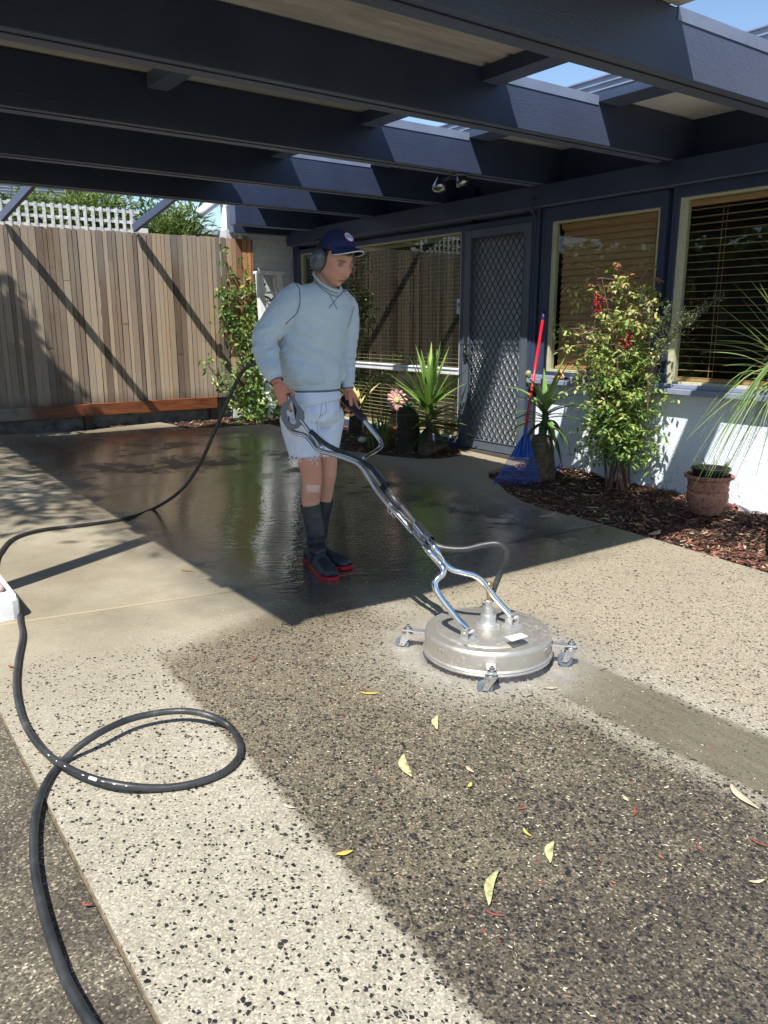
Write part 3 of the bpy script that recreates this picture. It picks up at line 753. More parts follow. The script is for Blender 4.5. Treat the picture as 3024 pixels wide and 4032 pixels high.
bush('bush', 'yellow green narrow leaved bush behind the middle of the lattice', (3.05, 10.5, 2.55), (.55,.4,.33), 2600, .13, .022, M_LEAF_Y, clusters=22)
bush('bush', 'leafy green bush behind the fence beside the white downpipe', (4.05, 10.3, 2.42), (.42,.35,.28), 2400, .12, .024, M_LEAF_Y, clusters=20)
bush('bush', 'sparse bush with yellow tips above the left end of the lattice', (2.35, 10.6, 2.6), (.4,.3,.2), 900, .09, .03, M_LEAF_Y, clusters=12)
bush('bush', 'darker tall bush behind the fence between lattice and roof', (3.5, 10.9, 2.45), (.95,.4,.42), 6500, .12, .035, M_LEAF_D, clusters=22)
# trees standing left of and behind the viewer: they shade the drive and fence and show in the panes
random.seed(5)
bush('gum_tree', 'tall tree at the left whose shade dapples the drive', (-2.3, 4.6, 6.2), (1.9,2.2,1.3), 3400, .17, .045, M_LEAF_D, clusters=60, spread=.13)
bush('gum_tree', 'dense tree beyond the left end of the fence', (-.05, 8.45, 3.7), (.55,.45,.8), 4200, .15, .06, M_LEAF_D, clusters=40, spread=.2)
hd = thing('hedge', 'tall dense hedge along the far side of the drive', 'hedge', (-5, 7, 0))
m = MB()
for i in range(9000):
    p = Vector((random.uniform(-5.6,-4.6), random.uniform(-1,16), random.uniform(.1,3.2)))
    m.cr = clampf(random.gauss(.5,.3) + .4*noise.noise(p*1.2),0,1); m.leaf(p, Vector((random.uniform(-.2,1),random.uniform(-1,1),random.uniform(-.6,.6))), Vector((1,0,random.uniform(-1,1))), .26, .13)
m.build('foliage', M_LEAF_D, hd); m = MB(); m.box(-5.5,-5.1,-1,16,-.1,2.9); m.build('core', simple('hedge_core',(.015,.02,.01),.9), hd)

# climbing vine on the fence end
def vine(name, label, segs, n, L, mat, seed, Y):
    random.seed(seed); v = thing(name, label, 'climbing plant' if 'vine' in name else 'shrub', (segs[0][0][0].x if False else 4.6, Y, 0))
    ms, ml = MB(), MB()
    for pts, cnt, spread in segs:
        sp_ = spline(pts, 8); ms.tube(sp_, [.008]*len(sp_), 6)
        for _ in range(cnt):
            k = random.choice(sp_); p = k + Vector((random.gauss(0,spread), random.gauss(0,spread*.5)-.03, random.gauss(0,spread)))
            if p.y > FY - .01: p.y = FY - .02 - random.random()*.05
            ml.cr = clampf(random.gauss(.55,.25),0,1)
            ml.leaf(p, Vector((random.uniform(-1,1), random.uniform(-1,.1), random.uniform(-1,.5))), Vector((random.uniform(-.5,.5),-1,random.uniform(-.2,1))), L*random.uniform(.6,1.3), L*.5)
    ms.build('stem', M_STEM, v); ml.build('leaves', mat, v); return v
M_VINE = leafmat('vine_leaf', [(0,(.03,.07,.02)),(.4,(.09,.17,.045)),(.75,(.20,.30,.09)),(1,(.42,.42,.10))], rough=.3, trans=.3)
Q = lambda x, y, Y=FY-.06: ony(x, y, Y)
vine('climbing_vine', 'green vine climbing the orange end boards of the fence', [
    ([Q(560,890),Q(548,820),Q(540,760),Q(530,700),Q(543,650),Q(536,625)], 300, .10),
    ([Q(556,890),Q(552,790),Q(556,700),Q(552,640)], 240, .08),
    ([Q(540,760),Q(500,710),Q(485,680),Q(490,650),Q(480,630)], 170, .065),
    ([Q(490,650),Q(497,600),Q(482,560),Q(478,535)], 22, .03),
    ([Q(536,625),Q(527,590),Q(519,555)], 16, .02)], 0, .085, M_VINE, 21, FY)
vine('leafy_shrub', 'pale green leafy shrub at the foot of the fence end', [
    ([Q(520,895,9.35),Q(500,850,9.3),Q(470,815,9.3),Q(450,790,9.3)], 90, .09),
    ([Q(535,895,9.3),Q(530,850,9.3),Q(505,800,9.3)], 120, .10),
    ([Q(550,895,9.3),Q(555,850,9.3),Q(545,815,9.3)], 140, .10),
    ([Q(570,898,9.2),Q(565,860,9.2)], 60, .08)], 0, .09, M_VINE, 22, 9.3)

def rosette(name, label, base, top, trunk_r, n, L, W, mat, droop, seed, upl, cat='yucca', tmat=None, elev=(-.5,1.45), stump=None, tw=None):
    random.seed(seed); o = thing(name, label, cat, base)
    m = MB(); base = Vector(base); top = Vector(top)
    pts = spline([base, base.lerp(top,.5)+Vector((.01,0,0)), top], 8)
    rr = [trunk_r*(1.0-.35*i/(len(pts)-1))*(1+.10*math.sin(i*2.4)) for i in range(len(pts))]; rr[0] *= 1.5; rr[1] *= 1.2
    m.tube(pts, rr, 12)
    for i in range(0):
        pass
    tr = m.build('trunk', tmat, o, smooth=True)
    m = MB()
    for i in range(n):
        f = i/(n-1)                      # 0 = top leaf, 1 = lowest
        az = i*2.399 + random.uniform(-.2,.2)
        el = elev[1] + (elev[0]-elev[1])*f**1.1 + random.uniform(-.12,.12)
        start = top.lerp(base, f*upl) + Vector((0,0,.02*(1-f)))
        d = Vector((math.cos(az)*math.cos(el), math.sin(az)*math.cos(el), math.sin(el)))
        l = L*random.uniform(.8,1.1)*(1-.25*f if f > .5 else .85+.3*f)
        dr = droop*random.uniform(.6,1.3)*math.cos(el)
        pp = []; q = start.copy(); dd = d.copy(); ns = 7
        for k in range(ns+1):
            pp.append(q.copy()); q = q + dd*(l/ns); dd = (dd + Vector((0,0,-dr/ns))).normalized()
        ww = [W*.55, W*.9, W, W*.95, W*.8, W*.55, W*.3, W*.02]
        m.cr = clampf(random.gauss(.75 - .55*f, .14),0,1)  # upper leaves paler, lower darker: sunlit tops put into the leaf colour
        m.strip(pp, ww, d.cross(ZZ) if abs(d.z) < .98 else Vector((1,0,0)), .35)
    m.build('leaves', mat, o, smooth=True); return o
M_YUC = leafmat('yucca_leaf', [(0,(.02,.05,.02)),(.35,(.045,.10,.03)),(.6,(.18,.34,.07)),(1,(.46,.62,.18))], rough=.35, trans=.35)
M_TRUNK = simple('yucca_trunk', (.13,.095,.06), .9, var=.45, vs=30, bump=1.0, bs=60)
b0 = g(925, 972); t0 = P(926, 862, b0.dot(HD)-.05)
rosette('yucca', 'bright green yucca on a slim trunk in front of the reflecting window', b0, t0,   .045, 60, .62, .062, M_YUC, .55, 31, .62, tmat=M_TRUNK, elev=(-.35,1.5))
m = MB(); m.tube(spline([b0+Vector((.02,-.05,-.05)), b0+Vector((0,0,.03)), b0+Vector((0,0,.10))],4), interp([.17,.12,.05],4), 14); o = m.build('trunk_base', M_TRUNK, bpy.data.objects['yucca'], smooth=True)
b1 = g(1168, 1030); D1 = b1.dot(HD)
y2 = rosette('yucca', 'dark green yucca regrowing from a thick stump by the rake', b1 + Vector((0,0,.36)), P(1178, 888, D1),   .035, 30, .56, .045, M_YUC, 1.5, 33, .6, tmat=simple('green_stem',(.05,.09,.03),.6), elev=(-.45,1.15))
m = MB(); pts = [b1+Vector((0,0,-.08)), b1+Vector((0,0,.08)), b1+Vector((.0,0,.24)), b1+Vector((.01,.0,.36))]
m.tube(spline(pts,4), interp([.115,.125,.10,.075],4), 14); me = m.mesh('stump', True); displace(me, lambda c: .02*noise.noise(c*14)); o = link('stump', me, M_TRUNK, y2)
# old stump with a small sprout between pot and yucca
sb = g(882, 968)
stp = thing('stump', 'dark rotting stump with a sprout beside the orange pot', 'stump', sb)
m = MB(); m.tube(spline([sb+Vector((0,0,-.05)), sb+Vector((0,0,.2)), sb+Vector((-.02,0,.42))],6), interp([.13,.115,.085],6), 14); me = m.mesh('trunk', True); displace(me, lambda c: .03*noise.noise(c*12)); link('trunk', me, simple('dark_bark',(.045,.032,.022),.95,var=.4,vs=30,bump=1.0), stp)
m = MB()
for i in range(9):
    a = i*.7; m.cr = .5; m.leaf(sb+Vector((-.03,-.02,.40)), Vector((math.cos(a),math.sin(a),.7)), ZZ, .13, .05)
m.build('sprout', leafmat('sprout_leaf',[(0,(.05,.12,.07)),(1,(.12,.25,.15))]), stp)
# strappy clump
def clump(name, label, c, n, L, W, mat, seed, elev=(.5,1.45), droop=1.3, cat='plant', r=.06):
    random.seed(seed); o = thing(name, label, cat, c); m = MB()
    for i in range(n):
        az = random.uniform(0,6.28); el = random.uniform(*elev); l = L*random.uniform(.6,1.15)
        d = Vector((math.cos(az)*math.cos(el), math.sin(az)*math.cos(el), math.sin(el))); q = Vector(c)+Vector((random.gauss(0,r),random.gauss(0,r),0)); dd = d.copy(); pp = []
        for k in range(8): pp.append(q.copy()); q = q+dd*(l/7); dd = (dd+Vector((0,0,-droop*math.cos(el)/7))).normalized()
        m.cr = random.random(); m.strip(pp, [W*.7,W,W,W*.95,W*.8,W*.6,W*.35,W*.05], d.cross(ZZ), .3)
    m.build('blades', mat, o, smooth=True); return o
M_GRASS = leafmat('strap_leaf', [(0,(.02,.04,.015)),(.5,(.06,.11,.03)),(1,(.20,.26,.08))])
clump('strappy_clump', 'dark green strappy clump behind the small orange pot', g(822, 962), 95, .42, .013, M_GRASS, 41, cat='grass clump')
clump('strappy_clump', 'low dark grassy tuft behind the cleaning man', g(612, 903), 60, .30, .012, M_GRASS, 42, cat='grass clump')
M_DRY = leafmat('dry_yellow_leaf', [(0,(.20,.17,.05)),(.5,(.50,.42,.14)),(1,(.62,.55,.30))], trans=.25)
pd = g(752, 955)
o = clump('palm_offshoot', 'yellowing broad leaved offshoot showing behind his left arm', (5.05, 7.55, .35), 12, .62, .06, M_DRY, 44, elev=(.55,1.3), droop=.5, cat='plant', r=.04)
m = MB(); m.tube([(5.05,7.55,-.02),(5.05,7.55,.25),(5.05,7.55,.45)], [.09,.075,.05], 10); m.build('trunk', bpy.data.materials['dark_bark'], o)

# nandina with berries in front of the closed blinds
def nandina():
    random.seed(8); b = g(1335, 1055); D = b.dot(HD)
    o = thing('berry_shrub', 'tall airy shrub with red berries and yellow tipped leaves against the windows', 'shrub', b)
    ms, ml = MB(), MB()
    tops = [(1275,640,.05),(1300,600,-.05),(1345,590,0),(1385,600,.06),(1400,640,-.04),(1250,710,0),(1440,740,.06),(1330,680,-.1),(1370,720,.08),(1300,760,0),(1430,830,-.06),(1262,800,.03),(1390,660,-.08),(1320,720,.1)]
    fol = []
    for i, (tx, ty, dd) in enumerate(tops):
        tp = P(tx, ty, D+dd); s0 = b + Vector((random.uniform(-.08,.08), random.uniform(-.08,.08), -.03))
        mid = s0.lerp(tp,.5); mid.x = mid.x*.4 + s0.x*.6 + (tp.x-s0.x)*.1; mid.y = s0.y + (tp.y-s0.y)*.3
        sp_ = spline([s0, s0.lerp(mid,.5)+Vector((random.uniform(-.02,.02),0,0)), mid, tp], 8)
        ms.tube(sp_, [.011*(1-.75*k/(len(sp_)-1)) for k in range(len(sp_))], 6)
        for k in range(8, len(sp_)): fol.append((sp_[k], k/(len(sp_)-1)))
    for (q, f) in fol:
        for _ in range(3 if f > .45 else 1):
            az = random.uniform(0, 6.28); L = random.uniform(.12,.36)*(1.25-.55*f)
            el = random.uniform(-.3,.7); d = Vector((math.cos(az)*math.cos(el), math.sin(az)*math.cos(el)*1.0, math.sin(el)))
            e = q + d*L + Vector((0,0,-.03))
            if e.x > WX-.04: continue
            ms.tube([q, q.lerp(e,.5)+Vector((0,0,.015)), e], [.003,.002,.0012], 4)
            top = f > .86
            for j in range(random.randint(8,12)):
                u = random.uniform(.35,1.05); p = q.lerp(e, u) + Vector((random.gauss(0,.018),random.gauss(0,.018),random.gauss(0,.018)))
                if p.x > WX-.03: continue
                ml.cr = clampf((.50 if not top else .68) + random.gauss(0,.17) + .35*(p.z-1.0)*.5, 0, 1)  # yellower towards the top, with the strong light up there coloured in
                ld = Vector((random.uniform(-1,1), random.uniform(-1,1), random.uniform(-.9,.3)))
                ml.leaf(p, ld, Vector((random.uniform(-.6,.3),random.uniform(-.5,.3),1)), random.uniform(.040,.078)*(0.7 if top else 1), .024)
    ms.build('stems', simple('reddish_stem',(.16,.09,.06),.7,var=.3,vs=30), o)
    ml.build('leaves', leafmat('nandina_leaf', [(0,(.03,.09,.03)),(.25,(.10,.21,.05)),(.5,(.27,.40,.10)),(.8,(.55,.56,.19)),(.96,(.62,.52,.24)),(1,(.50,.22,.12))], trans=.35), o)
    mr_ = MB(); mt_ = MB()
    for (x0,y0,x1,y1) in ((1300,640,1278,572),(1345,620,1332,568),(1362,615,1378,566),(1372,625,1408,572),(1395,640,1418,600),(1290,650,1268,610),(1350,640,1356,585)):
        a_, b2 = P(x0,y0,D), P(x1,y1,D-.05); pp = spline([a_, a_.lerp(b2,.6)+Vector((0,0,.02)), b2, b2+Vector((.01,-.03,-.015))],4); mt_.tube(pp, .0022, 5)
        for q in pp[5:]:
            for _ in range(3): mr_.cr = random.uniform(.55,1.0); mr_.leaf(q, Vector((random.uniform(-1,1),random.uniform(-1,1),random.uniform(-.9,.1))), Vector((0,-1,.6)), random.uniform(.025,.045), .010)
    mt_.build('red_shoots', simple('red_shoot',(.40,.12,.09),.6), o)
    mr_.build('young_leaves', leafmat('young_leaf', [(0,(.35,.40,.12)),(.6,(.45,.30,.14)),(1,(.50,.16,.10))], trans=.3), o)
    mb = simple('red_berry',(.38,.015,.015),.25,var=.2)
    for (bx, by, n, sp_) in ((1288,655,42,.055),(1352,742,24,.04)):
        m = MB(); c = P(bx, by, D-.22)
        for _ in range(n):
            q = c + Vector((random.gauss(0,sp_*.6),random.gauss(0,sp_*.5),random.gauss(0,sp_*.75))); m.ball(q, .0065, 5)
        m.tube([c+Vector((0,0,-.08)), c+Vector((0,0,.08))], .002, 4)
        m.build('berry_cluster', mb, o, smooth=True)
nandina()
# small grey heather like twigs behind it
hb = P(1475, 690, 5.95)
o = thing('heather_bush', 'grey green feathery heather twig across the navy mullion', 'shrub', (hb.x,hb.y,0)); random.seed(12)
m = MB(); ms = MB()
root = g(1450, 1085); 
for (x1_, y1_) in ((1385,632),(1558,640),(1525,655),(1480,680),(1440,665)):
    s_ = P(1420,770,5.95); e = P(x1_, y1_, 5.88); sp_ = spline([Vector((root.x,root.y,0.0)), P(1400,900,6.0), s_, e], 10)
    ms.tube(sp_, .0016, 5)
    for k in range(22, len(sp_)):
        for _ in range(26):
            p = sp_[k] + Vector((random.gauss(0,.016),random.gauss(0,.016),random.gauss(0,.02))); m.cr = random.random()
            if p.x < WX-.03: m.leaf(p, Vector((random.uniform(-1,1),random.uniform(-1,1),random.uniform(0,1))), ZZ, .022, .010)
ms.build('stem', M_STEM, o); m.build('leaves', leafmat('heather',[(0,(.06,.07,.05)),(.6,(.16,.18,.13)),(1,(.45,.45,.36))]), o)

# big narrow leaved plant at the right edge
def spiky():
    random.seed(14); D = 4.55; c = P(1735, 815, D); o = thing('spiky_plant', 'large arching narrow leaved plant at the right edge of the bed', 'plant', (c.x, c.y, 0))
    m = MB(); gz_ = -.02; m.tube([(c.x,c.y,gz_),(c.x,c.y,.5),(c.x,c.y,c.z)], [.09,.07,.06], 10); m.build('trunk', M_TRUNK, o, smooth=True)
    m = MB(); 
    def blade(tx, ty, dd, bend, W, sx=0, sy=0):
        s_ = c + Vector((random.uniform(-.03,.03), random.uniform(-.03,.03), random.uniform(-.10,.08))); e = P(tx, ty, D+dd)
        mid = s_.lerp(e,.55) + Vector((0,0,bend)); pp = spline([s_, mid, e], 6)
        m.cr = clampf(random.gauss(.6,.2),0,1); n = len(pp)
        m.strip(pp, [W*(.8 if i == 0 else 1)*(1-(i/(n-1))**2.2)+.0008 for i in range(n)], (e-s_).cross(ZZ)+Vector((0,0,.2)), .3)
    for (tx,ty,b_) in ((1618,602,.03),(1580,608,.03),(1602,688,.03),(1548,655,.03),(1530,700,.04),(1512,760,.05),(1540,735,.04),(1598,640,.03),(1640,610,.02),(1650,650,.02),(1560,790,.06),(1525,742,.05)):
        blade(tx, ty, random.uniform(-.3,.15), b_, .028)
    for i in range(85):
        tx = random.uniform(1475, 1700); ty = random.uniform(860, 1060); 
        if (tx-1475)*.9 + (ty-860) < random.uniform(20,150): continue
        blade(tx, ty, random.uniform(-.42,.30), random.uniform(.12,.26), random.uniform(.007,.012))
    for i in range(60):
        blade(random.uniform(1720,2000), random.uniform(620,1050), random.uniform(-.4,.3), random.uniform(.03,.2), .012)
    m.build('leaves', leafmat('spiky_leaf', [(0,(.04,.10,.03)),(.5,(.12,.21,.055)),(1,(.36,.44,.17))], trans=.3), o, smooth=True)
spiky()
# pot with nursery pot
pb = g(1524, 1108); pot = thing('terracotta_pot', 'mud spattered terracotta pot with banded rim in front of the pale wall', 'pot', pb)
K = 1700/ (pb.dot(HD)) 
t = NT('muddy_terracotta'); V = t.coord(); c_ = t.mix(t.mr(t.noise(V,45,6,.7),.50,.60), (.42,.17,.10), (.07,.045,.03)); t.set(col=t.mix(t.mr(t.noise(V,9,4),.3,.7,0,.4), c_, (.5,.28,.2)), rough=.75); t.bump(t.noise(V,60,5),.5,.006)
m = MB(); m.lathe([(.0,0),(.095,0),(.105,.015),(.14,.10),(.142,.14),(.132,.165),(.14,.172),(.14,.185),(.133,.19),(.142,.245),(.165,.258),(.168,.275),(.155,.28),(.142,.272),(.135,.20),(.0,.19)], pb, 40); m.build('pot', t.m, pot, smooth=False, auto=50)
np_ = thing('nursery_pot', 'black plastic nursery pot with a ragged seedling inside the terracotta pot', 'pot', pb+Vector((.015,0,.2)))
m = MB(); c2 = pb+Vector((.015,0,.2)); m.lathe([(.0,0),(.10,0),(.125,.11),(.134,.112),(.134,.125),(.122,.125),(.118,.10),(.0,.095)], c2, 32); m.build('pot', simple('black_plastic',(.015,.015,.016),.4), np_, auto=50)
m = MB(); random.seed(4)
for i in range(20):
    a = random.uniform(0,6.28); q = c2+Vector((math.cos(a)*.07,math.sin(a)*.07,.09)); m.cr = random.random(); m.leaf(q, Vector((math.cos(a)*.6,math.sin(a)*.6,random.uniform(.3,1.3))), Vector((.3,-1,.4)), random.uniform(.06,.13), .018)
m.build('seedling', leafmat('seedling_leaf',[(0,(.06,.11,.03)),(.6,(.20,.30,.08)),(.85,(.45,.36,.15)),(1,(.35,.12,.06))]), np_)
m = MB()
for (x_, y_) in ((1500,1015),(1517,985),(1535,1000)): m.tube([c2+Vector((random.uniform(-.06,.06),0,.1)), P(x_, y_+5, pb.dot(HD))], .004, 6)
m.build('twig', simple('red_twig',(.20,.07,.05),.7), np_)
# white plinth block at the wall foot
m = MB(); m.box(5.28, WX-.002, 1.6, 2.98, -.06, .045); o = m.build('plinth_block', simple('mossy_white',(.70,.73,.78),.8,var=.1,vs=3,bump=.3), bevel=.02)
tag(o, 'long white mud spotted plinth block at the wall foot behind the pot', 'plinth')
# small orange pot, flower ornament, white stones
fp = g(846, 955); o = thing('flower_pot', 'small rusty orange pot standing in the mulch', 'pot', fp)
m = MB(); m.lathe([(0,0),(.055,0),(.07,.13),(.082,.132),(.082,.155),(.07,.155),(.065,.12),(0,.11)], fp, 24); m.build('pot', simple('rusty_orange',(.42,.10,.03),.7,var=.5,vs=30), o, auto=40)
for xa_, xb_ in ((-.14,-.083),(.083,.12)):
    m = MB(); m.beam(fp+Vector((xa_,0,.10)), fp+Vector((xb_,0,.10)), .03,.04); m.build('side_handle', M_WHITE, o)
fo = thing('flower_ornament', 'pink metal flower on a stake before the blinds', 'ornament', P(857,864,8.35))
c = P(857,864,8.3); nrm = (CAM-c).normalized(); ux = nrm.cross(ZZ).normalized(); uy = ux.cross(nrm)
for k in range(12):
    a = k*math.pi/6; d = ux*math.cos(a)+uy*math.sin(a); m = MB(); m.cr = .5
    s_ = nrm.cross(d); pr = [(.02,.018),(.055,.034),(.085,.042),(.105,.030),(.115,.008)]
    rings = []
    for (r_, w_) in pr: rings.append([c+d*r_-s_*w_*.5, c+d*r_+nrm*.012, c+d*r_+s_*w_*.5, c+d*r_-nrm*.004])
    m.loft(rings); m.build('petal', bpy.data.materials.get('pink_enamel') or simple('pink_enamel',(.58,.33,.29),.45,var=.15), fo)
m = MB(); Mq = nrm.to_track_quat('Z','Y').to_matrix().to_4x4(); m.lathe([(0,-.01),(.03,0),(.026,.012),(0,.016)], c+nrm*.012, 20, Mq); m.build('centre', simple('yellow_centre',(.5,.5,.18),.5,var=.5,vs=80), fo)
m = MB(); m.tube([c-nrm*.01, Vector((c.x,c.y,-.05))-nrm*.01], .005, 6); m.build('stake', M_WHITE, fo)
random.seed(6)
for (x_, y_, r_, lb) in ((783,954,.05,'pale rounded stone nearest the machine handle'),(873,966,.045,'white jagged stone in front of the dark stump'),(1203,1029,.0,'')):
    if r_ == 0: continue
    q = g(x_, y_); bm_ = MB(); bm_.ball(q+Vector((0,0,r_*.4)), (r_, r_*.8, r_*.65), 8); me = bm_.mesh('stone', True); displace(me, lambda cc: .012*noise.noise(cc*30)); o = link('stone', me, M_WHITE); tag(o, lb, 'stone')
q = g(1203,1024); m = MB(); m.tube([q+Vector((-.07,0,.02)), q+Vector((0,.0,.03)), q+Vector((.07,-.03,.02))], [.012,.016,.012], 8); o = m.build('garden_tool', simple('blue_plastic',(.02,.10,.5),.4)); tag(o, 'blue plastic tool handle lying against the wall behind the stump', 'tool handle')

# ================================================================== loose things by the house
M_BLUE = simple('blue_plastic_rake', (.015,.075,.33), .4, var=.15, vs=20)
M_RED = simple('red_enamel', (.58,.015,.03), .35, var=.1, vs=15)
def rake():
    o = thing('rake', 'blue plastic leaf rake with a red handle leaning on the door frame', 'rake', g(1118,1042))
    top = onx(1175, 674, 5.30); nk = P(1134, 935, g(1118,1042).dot(HD)+.10); e1 = nk.lerp(top, .93)
    m = MB(); m.tube([nk.lerp(top,-.01), nk.lerp(top,.93)], .0125, 12); m.build('handle', M_RED, o, smooth=True)
    m = MB(); m.tube([e1, top], .0155, 12); m.build('grip', simple('navy_grip',(.01,.02,.09),.5), o, smooth=True)
    a, b = g(1068, 1046), g(1166, 1046); a.z += .02; b.z += .02
    tl, tr_ = P(1129, 940, nk.dot(HD)), P(1143, 940, nk.dot(HD))
    nrm = (b-a).cross(tl-a).normalized()
    if nrm.dot(CAM-a) < 0: nrm = -nrm
    m = MB(); hl, hr = tl.lerp(a,.48), tr_.lerp(b,.48)
    n = 12; r0, r1 = [], []
    for i in range(n+1):
        f = i/n; up_ = tl.lerp(tr_, f); dn = hl.lerp(hr, f); off = nrm*(.012*math.cos((f-.5)*5*math.pi)+.01)
        r0.append((up_+off*.5, dn+off))
    vs = []; fs = []
    for u, d_ in r0: vs += [u, d_, u-nrm*.004, d_-nrm*.004]
    for i in range(n): k = i*4; fs += [(k,k+4,k+5,k+1),(k+2,k+3,k+7,k+6),(k,k+2,k+6,k+4),(k+1,k+5,k+7,k+3)]
    fs += [(0,1,3,2),(n*4,n*4+2,n*4+3,n*4+1)]
    m.add(vs, fs); m.tube([nk+nrm*.012+(top-nk).normalized()*.05, nk.lerp((hl+hr)/2,.8)+nrm*.016], .014, 8); m.build('head', M_BLUE, o)
    m = MB(); nt = 22
    for i in range(nt):
        f = i/(nt-1); s_ = hl.lerp(hr,f); e = a.lerp(b,f); out = (e-s_)*(1+.04*math.sin(i)); e = s_+out
        m.beam(s_, e, .0045, .007, nrm); m.beam(e, e-nrm*.02+Vector((0,0,-.025)), .0045, .006, nrm)
    for u in (.42,.55,.85): m.beam(hl.lerp(a,u)+nrm*.003, hr.lerp(b,u)+nrm*.003, .006, .006, nrm)
    m.build('tines', M_BLUE, o)
rake()
def secateurs():
    c = P(1225, 815, onx(1225,815,5.38).dot(HD)); c = Vector((5.385, onx(1218,812,5.385).y, .835))
    o = thing('secateurs', 'open orange handled secateurs lying on the grey window sill', 'secateurs', c)
    yv = Vector((0,-1,0)); m = MB()
    m.tube(spline([c, c+Vector((-.01,.055,.012)), c+Vector((-.012,.125,-.002))],5), .0085, 8); m.tube(spline([c+Vector((0,.0,.01)), c+Vector((.01,.04,.05)), c+Vector((.012,.07,.085))],5), .0085, 8)
    m.build('handles', simple('orange_grip',(.75,.30,.06),.45), o, smooth=True)
    m = MB(); m.beam(c+Vector((0,.02,0)), c+Vector((0,-.07,.012)), .006, .028); m.beam(c+Vector((.0,.02,.01)), c+Vector((0,-.06,-.006)), .006, .02); m.ball(c+Vector((-.006,0,.005)), .013, 6)
    m.build('blades', simple('worn_steel',(.35,.34,.32),.35,metal=.9), o)
secateurs()
q = Vector((5.385, onx(1141,818,5.385).y, .855)); m = MB(); m.ball(q, (.03,.03,.034), 8); m.cm = 0
o = m.build('ball_ornament', simple('red_green_ball',(.45,.10,.06),.4,var=.2,vs=18,col2=(.12,.45,.22)), smooth=True); tag(o, 'small red and green ball at the end of the grey sill', 'ornament')
# things inside the tall window
bx = thing('carton', 'grey printed carton standing inside the low part of the reflecting window', 'box', (5.66,6.5,.2))
M_CART = simple('grey_carton', (.42,.40,.38), .8, var=.08)
m = MB(); m.box(5.60, 5.8, 6.28, 6.78, .46, .78); m.build('upper_box', M_CART, bx); m = MB(); m.box(5.6, 5.8, 6.3, 6.75, .25, .455); m.build('lower_box', simple('white_carton',(.5,.5,.5),.8), bx)
def text(s, name, loc, size, xdir, ydir, mat, parent, ext=.0008):
    c = bpy.data.curves.new(name, 'FONT'); c.body = s; c.size = size; c.align_x = 'CENTER'; c.align_y = 'CENTER'; c.extrude = ext
    o = bpy.data.objects.new('t', c); COL.objects.link(o); dg = bpy.context.evaluated_depsgraph_get(); dg.update()
    me = bpy.data.meshes.new_from_object(o.evaluated_get(dg)); bpy.data.objects.remove(o)
    x = Vector(xdir).normalized(); y = Vector(ydir).normalized(); z = x.cross(y)
    me.transform(Matrix(((x.x,y.x,z.x,loc[0]),(x.y,y.y,z.y,loc[1]),(x.z,y.z,z.z,loc[2]),(0,0,0,1))))
    me.materials.clear(); return link(name, me, mat, parent)
M_INKR = simple('red_ink',(.35,.04,.03),.6); M_INKG = simple('green_ink',(.05,.22,.10),.6); M_INK = simple('black_ink',(.02,.02,.02),.6)
text("O'S", 'lettering', (5.597,6.56,.66), .10, (0,-1,0), (0,0,1), M_INKR, bx); text('GI', 'lettering', (5.597,6.40,.66), .10, (0,-1,0), (0,0,1), M_INKG, bx)
text('UKRAI', 'lettering', (5.597,6.45,.53), .07, (0,-1,0), (0,0,1), M_INK, bx); text('LEGACY', 'lettering', (5.597,6.5,.39), .045, (0,-1,0), (0,0,1), M_INK, bx)
bx = thing('carton', 'plain grey carton inside the window behind the pink flower', 'box', (5.66,7.2,.2)); m = MB(); m.box(5.62,5.8,6.95,7.55,.30,.72); m.build('box', M_CART, bx)
dk = thing('pine_shelf', 'low pine shelf inside the tall window under the cartons', 'shelf', (5.7,7,.1)); m = MB(); m.box(5.58,5.83,6.22,9.3,.17,.215); m.build('board', simple('pine',(.50,.36,.16),.5,var=.2,stretch=(1,1,8)), dk)
# sticker details
st = [o for o in bpy.data.objects if o.name.startswith('sticker')][0]
m = MB(); m.tube([Vector((WX+.012, 6.262+.028*math.cos(a), 1.488+.036*math.sin(a))) for a in [2*math.pi*i/20 for i in range(21)]], .0028, 5)
r_ = m.build('red_ring', M_INKR, w0); m = MB(); m.box(WX+.0115, WX+.0135, 6.25, 6.274, 1.472, 1.508); m.build('dark_mark', M_INK, w0)
m = MB()
for k in range(4): m.box(WX+.0115, WX+.0135, 6.24, 6.285, 1.41+k*.010, 1.414+k*.010)
m.build('small_print', simple('grey_ink',(.25,.3,.3),.6), w0)

